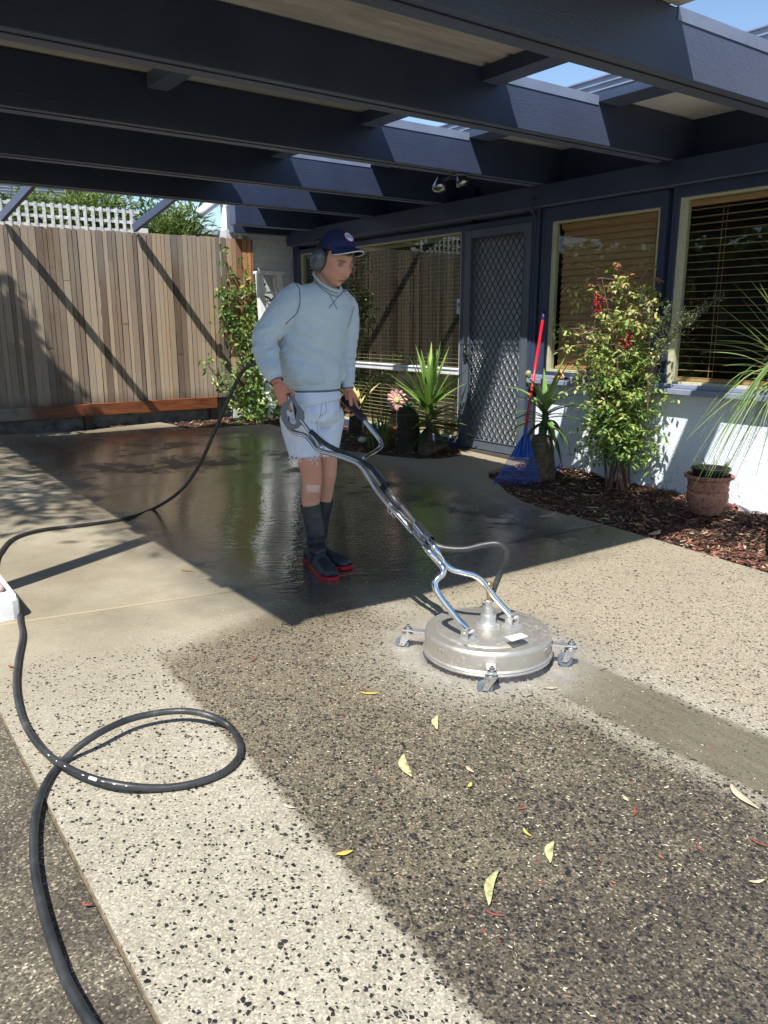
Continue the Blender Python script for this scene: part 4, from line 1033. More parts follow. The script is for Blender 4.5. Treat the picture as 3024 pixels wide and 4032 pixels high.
# ladder
def ladder():
    o = thing('step_ladder', 'white paint splashed A-frame step ladder behind the man', 'ladder', (4.75,9.2,.1))
    Y = 9.25; M = MB
    bl = ony(582, 903, Y-.05); tl = ony(560, 592, Y+.12); tr_ = ony(600, 592, Y+.12); br = ony(650, 905, Y-.05)
    dx = Vector((1,0,0)); m = M(); m.beam(bl, tl, .08, .075, Vector((0,1,0))); m.build('rail', M_WHITE, o, bevel=.004)
    m = M(); m.beam(br, tr_, .07, .075, Vector((0,1,0))); m.build('rail', M_WHITE, o, bevel=.004)
    bl2 = bl+Vector((.05,.24,0)); br2 = br+Vector((-.03,.24,0))
    m = M(); m.beam(bl2+Vector((0,0,0)), tl+Vector((.03,.05,-.05)), .04, .04, Vector((0,1,0))); m.build('back_leg', M_WHITE, o)
    m = M(); m.beam(br2, tr_+Vector((-.03,.05,-.05)), .03, .04, Vector((0,1,0))); m.build('back_leg', M_WHITE, o)
    for i in range(6):
        f = .1 + i*.155; a, b = bl.lerp(tl, f), br.lerp(tr_, f); m = M(); m.beam(a, b, .10, .025, ZZ); m.build('tread', M_WHITE, o)
        m = M(); m.beam(a+Vector((0,0,-.015)), a.lerp(b,.5)+Vector((0,.05,-.13*1.2)), .012, .02, Vector((0,1,0))); m.build('brace', M_WHITE, o)
    m = M(); m.box(tl.x-.04, tr_.x+.05, Y+.02, Y+.22, tl.z, tl.z+.035); m.build('top_cap', M_WHITE, o, bevel=.006)
ladder()

# ================================================================== pressure hose
def hose_mat():
    t = NT('hose_rubber'); n = t.noise(t.coord(), 40, 5); n2 = t.noise(t.coord(), 9, 5, .7)
    c = t.ramp(n2, [(.35,(.018,.020,.022)),(.62,(.045,.047,.048)),(.74,(.12,.115,.10))]); t.set(col=c, rough=.42, spec=.5); t.bump(n, .3, .003); return t.m
M_HOSE = hose_mat()
hp = [(215,2240),(180,2185),(140,2110),(108,2020),(84,1930),(73,1850),(76,1770),(95,1700),(135,1645),(200,1592),(285,1552),(380,1536),(450,1545),(500,1573),(520,1618),(497,1658),(435,1688),(350,1702),(250,1694),(165,1668),(95,1622),(52,1560),(35,1490),(38,1430),(48,1375),(44,1345)]
pts = [g(x, y, .012) for x, y in hp]
for i in range(9, 13): pts[i] = g(hp[i][0], hp[i][1], .045) # the loop arches a little off the slab
for i in (18,19,20): pts[i] = g(hp[i][0], hp[i][1], .030)
pts += [Vector((.625,3.72,gz(.6,3.7)+.013)), Vector((.585,3.98,gz(.6,4)+.013)), g(-8,1215,.012), g(2,1192,.012), g(30,1163,.012), g(90,1145,.012), g(180,1134,.012), g(270,1120,.012), g(335,1097,.013)]
pts += [P(390,1060,4.75), P(430,1005,4.62), P(462,935,4.5), P(490,870,4.4), P(518,812,4.3), P(540,790,4.25), P(575,783,4.2), P(610,800,4.12), P(632,850,3.98), P(642,905,3.84)]
m = MB(); sp_ = spline(pts, 8); m.tube(sp_, .0105, 10); o = m.build('hose', M_HOSE, smooth=True); tag(o, 'long black pressure hose looped on the pale slab and rising to the man', 'hose')
m = MB()
for i in range(len(sp_)):
    if 8*17 < i < 8*20 and i % 2 == 0 and random.random() < .7:
        t_ = (sp_[i+1]-sp_[i]).normalized(); v = (CAM-sp_[i]).normalized(); v = (v-t_*v.dot(t_)).normalized()
        c = sp_[i]+v*.0108; L = random.uniform(.003,.010); m.beam(c-t_*L/2, c+t_*L/2, .0022, .0006, v)
c = sp_[8*18+4]; t_ = (sp_[8*18+5]-c).normalized(); v = (CAM-c).normalized(); v = (v-t_*v.dot(t_)).normalized(); m.beam(c+v*.0105-t_*.014, c+v*.0105+t_*.014, .008, .0008, v)
m.build('printed_marks', M_WHITE, o)

# ================================================================== surface cleaner
CC = Vector((2.050, 2.134, 0))
def cleaner():
    o = thing('surface_cleaner', 'round stainless surface cleaner on castors with long chrome handles', 'surface cleaner', CC)
    t = NT('brushed_steel'); V = t.coord(); n = t.noise(t.mapping(V,(1,1,.4)), 18, 6, .7); d = t.noise(V, 4, 6, .75)
    splat = t.mr(t.noise(V, 70, 6, .8), .52, .68)
    t.set(col=t.mix(t.math('MULTIPLY', splat, t.mr(d,.46,.66)), (.50,.47,.41), (.68,.66,.60)), metal=t.mr(t.math('MULTIPLY', splat, t.mr(d,.4,.6)), 0, .6, .72, .25), rough=t.mr(n,.3,.7,.38,.52)); t.bump(n,.08,.003); ms = t.m
    mc = simple('chrome', (.80,.80,.80), .10, metal=1.0, var=.04, vs=20)
    mg = simple('cast_alloy', (.60,.60,.58), .35, metal=.75, var=.1, vs=30)
    m = MB(); z = .032
    m.lathe([(.0,z+.002),(.246,z+.002),(.253,z),(.256,z+.006),(.253,z+.012),(.256,z+.017),(.252,z+.022),(.250,z+.024),(.250,z+.078),(.2475,z+.088),(.240,z+.095),(.214,z+.0985),(.208,z+.0975),(.203,z+.102),(.196,z+.104),(.08,z+.108),(.0,z+.108)], CC, 96)
    m.build('housing', ms, o, auto=35)
    m = MB()
    random.seed(2)
    for i in range(900):
        a = random.uniform(0,6.283); r = .247+random.uniform(-.004,.002); q = CC+Vector((r*math.cos(a), r*math.sin(a), z+.004)); e = CC+Vector(((r+random.uniform(-.004,.012))*math.cos(a+random.uniform(-.02,.02)), (r+random.uniform(-.002,.010))*math.sin(a), random.uniform(.004,.018)))
        m.beam(q, e, .004, .0025, Vector((-math.sin(a),math.cos(a),0)))
    m.lathe([(.225,z),(.243,z),(.243,.008),(.225,.008)], CC, 48)
    m.build('brush_skirt', M_BLACK, o)
    # castors on flat arms
    for deg in (129.9, 309.9, 229.9-.5, 49.9):
        a = R_(deg); d = Vector((math.cos(a), math.sin(a), 0)); s_ = Vector((-d.y, d.x, 0)); c = CC+d*.325-ZZ*.013
        m = MB(); m.beam(CC+d*.247+ZZ*.088, CC+d*.345+ZZ*.088, .036, .005); m.beam(CC+d*.2535+ZZ*.060, CC+d*.2535+ZZ*.0905, .036, .004, d); 
        cst = m.build('castor', mg, o, bevel=.001)
        tr = (-RT*.9+HD*.15+d*.15).normalized(); ts = Vector((-tr.y,tr.x,0)); wc = c+tr*.022+ZZ*.042
        m = MB(); m.lathe([(0,.086),(.022,.086),(.024,.092),(.018,.096),(.012,.097),(.012,.103),(.0165,.1035),(.0165,.108),(.011,.1085),(.011,.116),(.006,.118),(.006,.124),(0,.126)], c, 20)
        for sg in (-1,1): 
            m.add([c+ts*(sg*.016)+ZZ*.088+tr*.02, c+ts*(sg*.016)+ZZ*.088-tr*.02, wc+ts*(sg*.016)-tr*.008-ZZ*.006, wc+ts*(sg*.016)+tr*.012-ZZ*.004,
                   c+ts*(sg*.0135)+ZZ*.088+tr*.02, c+ts*(sg*.0135)+ZZ*.088-tr*.02, wc+ts*(sg*.0135)-tr*.008-ZZ*.006, wc+ts*(sg*.0135)+tr*.012-ZZ*.004], [(0,1,2,3),(7,6,5,4),(0,4,5,1),(1,5,6,2),(2,6,7,3),(3,7,4,0)])
        m.tube([wc-ts*.019, wc+ts*.019], .005, 8)
        m.build('fork', mc, cst, auto=40)
        m = MB(); Mq = ts.to_track_quat('Z','Y').to_matrix().to_4x4(); m.lathe([(0,-.009),(.012,-.009),(.014,-.012),(.027,-.011),(.0292,-.005),(.0292,.005),(.027,.011),(.014,.012),(.012,.009),(0,.009)], wc, 24, Mq); m.build('wheel', simple('blue_grey_rubber',(.12,.15,.18),.5) if not bpy.data.materials.get('blue_grey_rubber') else bpy.data.materials['blue_grey_rubber'], cst, auto=40)
    # centre swivel
    m = MB(); m.lathe([(0,.138),(.048,.138),(.048,.152),(.044,.156),(.031,.157),(.031,.183),(.029,.187),(.020,.188),(.018,.215),(0,.216)], CC, 32); m.lathe([(0,.214),(.015,.214),(.015,.242),(.011,.245),(0,.245)], CC, 6)
    m.build('swivel', mg, o, auto=35)
    m = MB(); m.lathe([(0,.243),(.009,.243),(.009,.275),(.0125,.277),(.0125,.315),(.010,.318),(0,.318)], CC, 16); m.build('brass_fitting', simple('brass',(.50,.40,.20),.3,metal=.9), o, auto=35)
    # handle yoke
    DB = lambda x, y, z: onz(x, y, z)
    A = onz(1011,1368,.165); B = onz(1106,1338,.165)
    for c in (A, B):
        ax = (B-A); ax.z = 0; ax.normalize(); f = Vector((-ax.y,ax.x,0)); m = MB()
        Mx = Matrix(((ax.x,f.x,0,c.x),(ax.y,f.y,0,c.y),(0,0,1,0),(0,0,0,1)))
        m.box(-.034,.034,-.026,.026,.134,.149,Mx); m.box(-.022,-.015,-.018,.018,.149,.182,Mx); m.box(.015,.022,-.018,.018,.149,.182,Mx); m.tube([Mx@Vector((-.027,0,.168)), Mx@Vector((.027,0,.168))], .006, 8)
        m.build('mounting_bracket', mg, o, bevel=.0015)
    r = .0125
    D0 = CC.dot(HD)
    def path(l): return [P(x, y, d if d < 3.4 else d + (d-3.4)*.3) for x, y, d in l]
    Ad, Bd = A.dot(HD), B.dot(HD)
    yl = [(1011,1360,Ad),(991,1340,Ad+.02),(965,1308,Ad+.035),(945,1280,Ad+.05),(939,1262,Ad+.06),(945,1250,Ad+.07),(956,1240,Ad+.08),(957,1228,Ad+.09),(947,1214,Ad+.11),(920,1184,Ad+.14),(893,1151,3.12),(858,1110,3.19),(838,1088,3.24),(809,1050,3.32),(786,1014,3.38),(778,1005,3.40),(766,997,3.43),(734,985,3.50),(700,976,3.58),(683,968,3.61),(672,953,3.64),(660,941,3.67),(645,937,3.69),(631,932,3.71),(624,922,3.72),(620,900,3.73)]
    m = MB(); m.tube(spline(path(yl),6), r, 14); m.build('handle_bar', mc, o, smooth=True)
    yr = [(1104,1330,Bd),(1085,1309,Bd),(1066,1287,Bd),(1044,1258,Bd),(1025,1243,Bd-.01),(1003,1237,Bd-.01),(978,1230,Bd),(958,1214,Bd+.01),(932,1174,Bd+.03),(900,1136,3.20),(870,1106,3.27),(840,1068,3.36),(815,1032,3.44),(800,1012,3.48),(788,1001,3.52),(787,992,3.55),(795,986,3.60),(808,977,3.66),(820,968,3.71),(824,959,3.74),(819,948,3.78),(804,929,3.83),(784,904,3.89)]
    m = MB(); m.tube(spline(path(yr),6), r, 14); m.build('handle_bar', mc, o, smooth=True)
    m = MB(); g1, g2 = P(788,907,4.02), P(743,862,4.16); ext = g1.lerp(g2,1.05)
    m.tube([g1, g1.lerp(g2,.03), g1.lerp(g2,.5), g1.lerp(g2,.97), ext], [.017,.0185,.0185,.0185,.016], 14); m.build('grip', M_BLACK, o, smooth=True)
    # trigger gun bar, hose and clamps
    m = MB(); m.tube(spline(path([(648,905,3.69),(665,928,3.67),(690,962,3.64),(694,968,3.63)]),4), .011, 12); m.build('gun_tube', mc, o, smooth=True)
    m = MB(); m.tube(path([(678,948,3.67),(694,970,3.64)]), .016, 12); m.build('hose_sleeve', M_BLACK, o, smooth=True)
    m = MB(); m.tube(spline(path([(672,932,3.66),(705,960,3.58),(755,985,3.50),(795,1005,3.42),(820,1033,3.36),(850,1072,3.27),(905,1140,3.12),(932,1172,3.03),(960,1184,3.00),(1005,1186,2.98),(1045,1177,2.97),(1075,1175,2.96),(1092,1188,2.955),(1093,1208,2.955),(1080,1240,2.96),(1066,1275,2.96),(1061,1298,2.962)]),6), .0118, 12); m.build('feed_hose', M_HOSE, o, smooth=True)
    for (a_, b_) in (((805,1017,3.45),(832,1050,3.36)),((901,1134,3.13),(928,1168,3.03))):
        m = MB(); m.tube(path([a_, b_]), .021, 14, cap=False); m.tube(path([a_, b_]), .0195, 14, cap=False); m.build('clamp_sleeve', mc, o, smooth=True)
    m = MB(); m.tube(path([(828,1050,3.33),(866,1096,3.22)]), .017, 12); m.build('foam_sleeve', M_BLACK, o, smooth=True)
    for (x_, y_) in ((843,1102),(851,1110)):
        c = P(x_, y_-4, 3.215); m = MB(); m.tube([c+RT*(.011*math.cos(a))+UP*(.022*math.sin(a)) for a in [2*math.pi*i/20 for i in range(21)]], .0013, 5, cap=False); m.build('split_ring', mc, o, smooth=True)
    # label plate and rivets
    lc = onz(1117,1391,.1665); u = (onz(1137,1391,.1665)-lc); 
    m = MB(); pts_ = [onz(*q, .1668) for q in ((1091,1376),(1125,1368),(1140,1375),(1106,1386))]; m.add(pts_+[p+ZZ*.0012 for p in pts_], [(0,3,2,1),(4,5,6,7),(0,1,5,4),(1,2,6,5),(2,3,7,6),(3,0,4,7)]); m.build('label_plate', M_WHITE, o)
    for dg_ in (-75,-71,180,184): a = R_(dg_); m = MB(); m.ball(CC+Vector((.251*math.cos(a),.251*math.sin(a),.1)), .005, 5); m.build('rivet', mc, o)
    # grey hand guard
    m = MB(); gd = simple('grey_guard', (.13,.145,.16), .55, var=.08, vs=15)
    D = 3.80
    outer = [(623,866),(612,872),(606,884),(608,905),(618,924),(632,929),(644,925),(654,916),(658,903),(657,890),(650,880),(643,873),(637,860),(631,848),(627,849),(626,860)]
    inner = [(627,872),(622,880),(619,891),(622,905),(630,915),(637,917),(640,912),(638,902),(640,893),(641,885),(638,879),(634,873),(631,866),(629,858),(628.5,856),(628,862)]
    for (oo, ii, d1, d2) in ((outer, inner, D-.035, D+.03),):
        k = len(oo); ro = [P(x,y,d1) for x,y in oo]; ri = [P(x,y,d1) for x,y in ii]; ro2 = [P(x,y,d2) for x,y in oo]; ri2 = [P(x,y,d2) for x,y in ii]
        b_ = len(m.v); m.v.extend([tuple(v) for v in ro+ri+ro2+ri2])
        for i in range(k):
            j = (i+1)%k
            for f in ((i,j,k+j,k+i),(2*k+j,2*k+i,3*k+i,3*k+j),(j,i,2*k+i,2*k+j),(k+i,k+j,3*k+j,3*k+i)): m.face([b_+q for q in f])
    gobj = m.build('hand_guard', gd, o, bevel=.006, auto=50)
cleaner()

# ================================================================== fallen leaves and twigs
def litter():
    mats = {'y': simple('yellow_leaf',(.60,.45,.10),.6,var=.15,vs=60), 'g': simple('yellow_green_leaf',(.30,.27,.12),.6,var=.3,vs=55,col2=(.55,.54,.27),det=7), 't': simple('tan_leaf',(.55,.42,.28),.7,var=.2,vs=60), 'r': simple('red_leaf',(.30,.07,.05),.6,var=.3,vs=60), 'b': simple('brown_leaf',(.26,.12,.06),.7,var=.3,vs=60)}
    L = [ # x,y,dx,dy (direction in picture), width fraction, kind, label
     (1063,1920,-28,75,.30,'g','long mottled yellow green gum leaf on the dark stones'),
     (1190,1842,-12,46,.42,'g','curled pale yellow leaf right of the long gum leaf'),
     (745,1842,36,-6,.50,'y','bright yellow leaf on the edge of the pale strip'),
     (878,1658,12,50,.38,'g','slim cream green leaf on the dark stones nearest the path'),
     (943,1562,-6,30,.40,'g','small cream leaf just in front of the cleaning head'),
     (626,1742,22,8,.35,'t','small pale leaf with stalk on the dark stones'),
     (798,1497,38,3,.22,'y','thin pale leaf lying flat left of the cleaning head'),
     (1605,1722,56,55,.30,'t','large tan curled gum leaf at the right edge'),
     (1138,1798,14,18,.30,'y','thin orange bent leaf on the dark stones'),
     (1352,1725,8,10,.8,'g','tiny round yellow leaf on the right'),
     (1015,1695,8,-10,.6,'y','tiny gold leaf above the dark stones'),
     (1636,1903,36,-2,.30,'t','pale twisted leaf low at the right edge'),
     (1192,1486,26,0,.45,'t','dry tan leaf in front of the right castor'),
     (1640,1820,40,20,.12,'r','red stick like leaf at the right edge'),
     (1130,1745,20,-2,.12,'r','short red stalk on the dark stones'),
     (1370,1752,3,-20,.2,'r','red upright stalk on the right'),
     (545,1425,22,-10,.15,'r','red brown stalk on the damp slab left of the cleaner'),
     (405,1232,30,3,.2,'b','brown twisted leaf on the shaded drive joint'),
     (1030,1215,22,5,.3,'b','orange brown leaf under the feed hose'),
     (1068,1973,40,14,.10,'r','long red speckled stalk below the gum leaf'),
     (188,1953,22,2,.35,'r','small red fleck on the pale strip near the hose'),
     (25,1440,14,4,.4,'r','small red fleck on the slab beside the pier'),
     (1015,1662,14,14,.5,'t','crumpled pink leaf above the dark stones'),
     (1428,1850,8,10,.7,'b','small brown curl on the right'),
     (1325,1905,10,6,.7,'b','small rust curl on the right'),
     (1512,1833,14,12,.3,'r','small red stalk on the right'),
     (1440,1700,12,-4,.5,'t','tiny tan flake on the right'),
     (1522,1850,0,0,0,'','')]
    L2 = [(1185,1118,40,-10,.4,'t','broad pale leaf on the bark below the rake'),(1280,1092,30,4,.4,'t','pale dry leaf on the shaded bark under the shrub'),(1415,1152,30,-10,.45,'t','light tan leaf at the lit edge of the bark'),(1310,1118,18,2,.6,'g','small green leaf on the shaded bark'),(1380,1128,16,6,.6,'y','yellow green leaf beside the slab edge')]
    for (x, y, dx, dy, wf, k, lb) in L + L2:
        if not k: continue
        a = g(x-dx/2, y-dy/2, .006); b = g(x+dx/2, y+dy/2, .006)
        if (x,y,dx,dy,wf,k,lb) in L2:
            a.z = bedz(a.x,a.y)+.03; b.z = bedz(b.x,b.y)+.03
        d = b-a; ln = d.length; s_ = d.cross(ZZ).normalized(); m = MB(); W = ln*wf*.52; n = 10; rows = []
        curl = random.uniform(.10,.22)
        for i in range(n+1):
            f = i/n; w_ = W*.5*math.sin(math.pi*min(1,max(.02,f))**.9)*(1 if f < .98 else .2)+.0006; c = a.lerp(b,f) + s_*(math.sin(f*math.pi*1.3)*ln*.07) + ZZ*(curl*ln*(f-.5)**2*1.2)
            rows.append((c-s_*w_+ZZ*w_*.5, c, c+s_*w_+ZZ*w_*.35))
        vs = [v for r in rows for v in r]; fs = []
        for i in range(n): q = i*3; fs += [(q,q+1,q+4,q+3),(q+1,q+2,q+5,q+4)]
        m.add(vs, fs); me = m.mesh('fallen_leaf', True); o = link('fallen_leaf', me, mats[k]); so_ = o.modifiers.new('s','SOLIDIFY'); so_.thickness = .0012
        tag(o, lb, 'leaf', 'fallen leaves on the slab and bark')
    # fine debris
    random.seed(9); m = MB()
    for i in range(2600):
        x = random.uniform(.9, 3.9); y = random.uniform(.6, 3.2)
        if random.random() < .6: x = random.uniform(.95,2.1); y = random.uniform(.8,2.6)
        p = Vector((x, y, gz(x,y)+.002)); a = random.uniform(0,6.28); ln = random.uniform(.003,.011); d = Vector((math.cos(a),math.sin(a),0))*ln; s_ = Vector((-math.sin(a),math.cos(a),0))*random.uniform(.0006,.0014); m.cr = random.random()
        m.add([p-d/2-s_, p-d/2+s_, p+d/2+s_, p+d/2-s_, p+ZZ*.0015], [(0,1,4),(1,2,4),(2,3,4),(3,0,4)])
    t = NT('debris'); at = t.n('Attribute', attribute_name='rnd'); t.set(col=t.ramp(at.outputs['Fac'], [(0,(.10,.05,.03)),(.25,(.30,.2,.1)),(.5,(.6,.52,.32)),(.9,(.7,.66,.5)),(.97,(.4,.05,.04))]), rough=.8)
    o = m.build('leaf_debris', t.m); tag(o, 'fine straw and leaf fragments scattered over the slab', 'debris', kind='stuff')
litter()

# ================================================================== fine spray thrown out by the spinning head
def mist():
    m = MB(); m.lathe([(0,.004),(.50,.004),(.54,.03),(.50,.085),(.28,.10),(0,.10)], CC, 40)
    t = NT('spray'); t.t.nodes.remove(t.p); V = t.coord(); sp = t.n('SeparateXYZ'); t.l(V, sp.inputs[0]); M = t.math
    dx = M('SUBTRACT', sp.outputs[0], CC.x); dy = M('SUBTRACT', sp.outputs[1], CC.y); r = M('SQRT', M('ADD', M('MULTIPLY', dx, dx), M('MULTIPLY', dy, dy)))
    f = M('MULTIPLY', t.mr(r, .24, .50, 1, 0), t.mr(sp.outputs[2], .0, .095, 1, 0)); f = M('MULTIPLY', M('MULTIPLY', f, f), t.mr(t.noise(V, 9, 4, .6), .38, .68))
    pv = t.n('VolumePrincipled'); pv.inputs['Color'].default_value = (.95,.96,.97,1); t.l(M('MULTIPLY', f, 13.0), pv.inputs['Density']); t.l(pv.outputs[0], t.out.inputs['Volume'])
    o = m.build('spray_mist', t.m); tag(o, 'thin white water mist around the spinning cleaner head', 'mist', kind='stuff')
mist()

# ================================================================== the man
def man():
    D0 = 4.06
    T = lambda x, y, dd=0.0: P(x, y, D0 + dd)
    foot = g(700, 1232)
    o = thing('person', 'young man in pale blue sweatshirt, cut-off denim shorts and black gumboots guiding the cleaner', 'person', foot)
    th = R_(38); fB = RT*math.sin(th) - HD*math.cos(th); lB = ZZ.cross(fB)
    def ring(c, a, b, n=28, p=2.3, ax=None, ay=None, tilt=0.0):
        ax = ax or lB; ay = ay or fB; out = []
        for j in range(n):
            t = 2*math.pi*j/n; cs, sn = math.cos(t), math.sin(t)
            out.append(c + ax*(a*math.copysign(abs(cs)**(2/p), cs)) + ay*(b*math.copysign(abs(sn)**(2/p), sn)) + ZZ*(tilt*cs))
        return out
    # ---------------- head
    yaw, pit, rol = R_(44), R_(23), R_(3)
    f0 = RT*math.sin(yaw) - HD*math.cos(yaw); hf = (f0*math.cos(pit) - ZZ*math.sin(pit)).normalized(); hu = (ZZ*math.cos(pit) + f0*math.sin(pit)).normalized(); hl = hu.cross(hf)
    HC_ = T(724, 565.5, -.02); S_ = 1.0
    def H(x, y, z): return HC_ + hl*(x*S_) + hf*(y*S_) + hu*(z*S_)
    def gs(x, z, x0, z0, sx, sz): return math.exp(-((x-x0)/sx)**2 - ((z-z0)/sz)**2)
    def face_pt(th_, ph):   # th from front
        dx, dy, dz = math.sin(ph)*math.sin(th_), math.sin(ph)*math.cos(th_), math.cos(ph)
        x, y, z = dx*.074, dy*.095, dz*.122
        if z < 0:
            k = min(1, -z/.122); x *= 1-.20*k**1.6
            if y < 0: y *= 1-.45*k
            else: y *= 1+.02*k
            x = x*(1+.10*gs(0, z, 0, -.055, 1, .03))       # jaw corner
        if y > 0:
            fr = y/.095
            y += .012*fr*gs(x, z, 0, -.10, .028, .020)                            # chin
            y -= .007*fr*gs(x, z, 0, -.080, .03, .010)                            # under lip
            y += .007*fr*gs(x, z, 0, -.063, .024, .010)                           # lips
            y -= .0025*gs(x, z, 0, -.0635, .022, .0022)
            nz = clampf((.022 - z)/.060, 0, 1) if z < .022 else 0
            if -.045 < z < .025: y += (.007+.024*nz)*math.exp(-(x/(.0085+.0055*nz))**2)*(1 if z > -.036 else max(0,(z+.045)/.009))
            y += .005*gs(x, z, .013, -.034, .006, .007) + .005*gs(x, z, -.013, -.034, .006, .007)
            y -= .014*(gs(x, z, .031, .012, .015, .011) + gs(x, z, -.031, .012, .015, .011))
            y += .006*fr*(gs(x, z, .030, .031, .024, .008) + gs(x, z, -.030, .031, .024, .008))
            y += .006*(gs(x, z, .042, -.018, .020, .018) + gs(x, z, -.042, -.018, .020, .018))
            y += .004*(gs(x, z, .031, .0125, .010, .0055) + gs(x, z, -.031, .0125, .010, .0055))
        return (x, y, z)
    hb = MB(); rings = []
    for i in range(1, 72):
        ph = math.pi*i/72; rings.append([H(*face_pt(2*math.pi*j/96, ph)) for j in range(96)])
    hb.loft(rings)
    # neck
    nb = T(700, 618, .03); hb.tube([T(695, 640, .05), nb, H(0,-.030,-.055), H(0,-.025,0)], [.068,.060,.056,.05], 24)
    # inner trunk, arms and legs as one continuous body
    hb.loft([ring(T(*c[:2], .02), c[2], c[3]) for c in ((676,880,.13,.09),(674,835,.13,.085),(676,775,.13,.085),(680,715,.145,.09),(686,665,.15,.085),(694,638,.12,.07),(697,625,.08,.06))])
    arm = lambda l: ([T(*q[:3]) for q in l], [q[3] for q in l])
    hb.tube(*arm([(640,645,-.09,.05),(605,685,-.11,.05),(568,722,-.13,.043),(577,772,-.18,.040),(594,812,-.235,.030),(597,826,-.255,.026)]), 18)
    hb.tube(*arm([(738,655,.09,.038),(748,700,.12,.036),(748,750,.12,.034),(749,800,.105,.030),(751,832,.09,.026),(752,845,.085,.025)]), 18)
    # near leg / far leg
    hb.tube(*arm([(652,870,.0,.085),(655,930,-.01,.080),(668,990,-.02,.062),(674,1028,-.03,.0545),(674,1048,-.025,.051),(671,1075,.0,.0505),(672,1100,0,.044),(675,1125,0,.036)]), 24)
    hb.tube(*arm([(702,870,.10,.082),(704,930,.10,.076),(705,990,.10,.060),(706,1026,.09,.052),(703,1048,.10,.047),(698,1075,.12,.049),(696,1100,.12,.040),(692,1125,.12,.034)]), 24)
    # right hand on the guard
    R1 = lambda l: ([T(*q[:3]) for q in l], [q[3] for q in l])
    pa, pb_, pc = T(598,828,-.255), T(606,842,-.262), T(614,855,-.268)
    hb.tube([pa, pb_, pc], [.026,.036,.037], 16, flat=.55, up=-HD)
    for l in ([(602,850,-.262,.0095),(602,862,-.272,.0092),(605,872,-.262,.0082),(609,875,-.245,.0070)],
              [(608,852,-.268,.010),(609,867,-.280,.0098),(613,879,-.270,.0088),(617,882,-.250,.0075)],
              [(616,853,-.270,.0102),(620,870,-.284,.0098),(625,883,-.276,.0088),(628,888,-.262,.0075)],
              [(622,846,-.268,.0105),(632,845,-.276,.0098),(635,853,-.274,.0088),(634,861,-.262,.0078)]):
        hb.tube(*R1(l), 12); q = l[-1]; hb.ball(T(*q[:3]), q[3], 6); q = l[1]; hb.ball(T(*q[:3]), q[3]*1.04, 6)
    hb.tube(*R1([(606,838,-.24,.014),(620,846,-.225,.012),(630,858,-.215,.0105),(634,868,-.215,.0085)]), 12)
    # left hand on the grip
    hb.tube([T(752,843,.085), T(757,856,.085), T(764,868,.09)], [.025,.034,.033], 16, flat=.55, up=-HD+RT*.6)
    for l in ([(754,848,.06,.0125),(756,860,.035,.0115),(758,870,.022,.0105),(759,875,.020,.0085)],
              [(764,862,.07,.010),(770,876,.055,.0095),(775,888,.06,.0085),(777,894,.068,.007)],
              [(766,870,.11,.010),(770,884,.135,.0095),(764,894,.135,.009),(757,897,.115,.0078)],
              [(760,866,.12,.010),(760,882,.145,.0095),(752,888,.13,.009),(746,884,.105,.0078)],
              [(754,860,.12,.0095),(750,874,.14,.009),(743,873,.12,.0085),(740,867,.10,.0072)]):
        hb.tube(*R1(l), 12); q = l[-1]; hb.ball(T(*q[:3]), q[3], 6); q = l[1]; hb.ball(T(*q[:3]), q[3]*1.04, 6)
    # ears sit under the muffs
    for sg in (-1, 1): hb.ball(H(sg*.074,-.012,.0), (.012,.02,.03), 6)
    me = voxel(hb.mesh('body', True), .0040, 3, .5)
    # skin colour laid on the anatomy
    col = me.color_attributes.new('skin', 'FLOAT_COLOR', 'POINT')
    base = np.array((.60,.315,.215)); arr = np.zeros((len(me.vertices),4)); arr[:,3] = 1
    Mi = Matrix((hl, hf, hu)); hands = [T(612,862,-.26), T(756,870,.08)]
    for i, v in enumerate(me.vertices):
        c = base*(1+.07*noise.noise(v.co*22)); q = Mi @ (v.co - HC_); x, y, z = q
        if abs(x) < .1 and abs(y) < .13 and -.13 < z < .13:
            if y > .03:
                lip = math.exp(-((x)/.021)**4 - ((z+.0635)/.0065)**2); c = c*(1-lip*.9) + np.array((.36,.10,.09))*lip*.9
                ln = math.exp(-((x)/.021)**4 - ((z+.0635)/.0022)**2); c = c*(1-ln*.8)  # mouth line: crease shade between the lips painted into the skin
                br = sum(math.exp(-((x-s*.031)/.019)**4 - ((z-.032+abs(x-s*.031)*.12)/.0058)**2) for s in (-1,1)); br = min(br,1); c = c*(1-br*.95) + np.array((.06,.032,.02))*br*.95
                ck = sum(math.exp(-((x-s*.04)/.02)**2 - ((z+.025)/.022)**2) for s in (-1,1)); c = c*np.array((1+.06*ck,1-.14*ck,1-.12*ck))
                nn = math.exp(-(x/.014)**2-((z+.028)/.014)**2); c = c*np.array((1,1-.16*nn,1-.12*nn))
            if (y < -.015 and z > -.06) or (y < .016 and z > -.012) or z > .058: c = np.array((.075,.048,.032))
        else:
            if min((v.co-h).length for h in hands) < .1: c = c*np.array((1.0,.78,.74))
            kn = (v.co - T(678,1020,-.07)).length
            c = c*(1+.0) * np.array((1, 1-.18*math.exp(-(kn/.05)**2), 1-.15*math.exp(-(kn/.05)**2)))
        arr[i,:3] = np.minimum(c, 1)
    col.data.foreach_set('color', arr.ravel())
    t = NT('skin'); at = t.n('Attribute', attribute_name='skin'); n = t.noise(t.coord(), 60, 4)
    t.set(col=t.mix(.05, at.outputs['Color'], t.ramp(n, [(.3,(.30,.14,.09)),(.7,(.62,.40,.30))])), rough=.5, spec=.35, sss=.06); t.p.inputs['Subsurface Radius'].default_value = (.012,.004,.002); t.bump(t.noise(t.coord(),220,3), .12, .002)
    body = link('body', me, t.m, o)
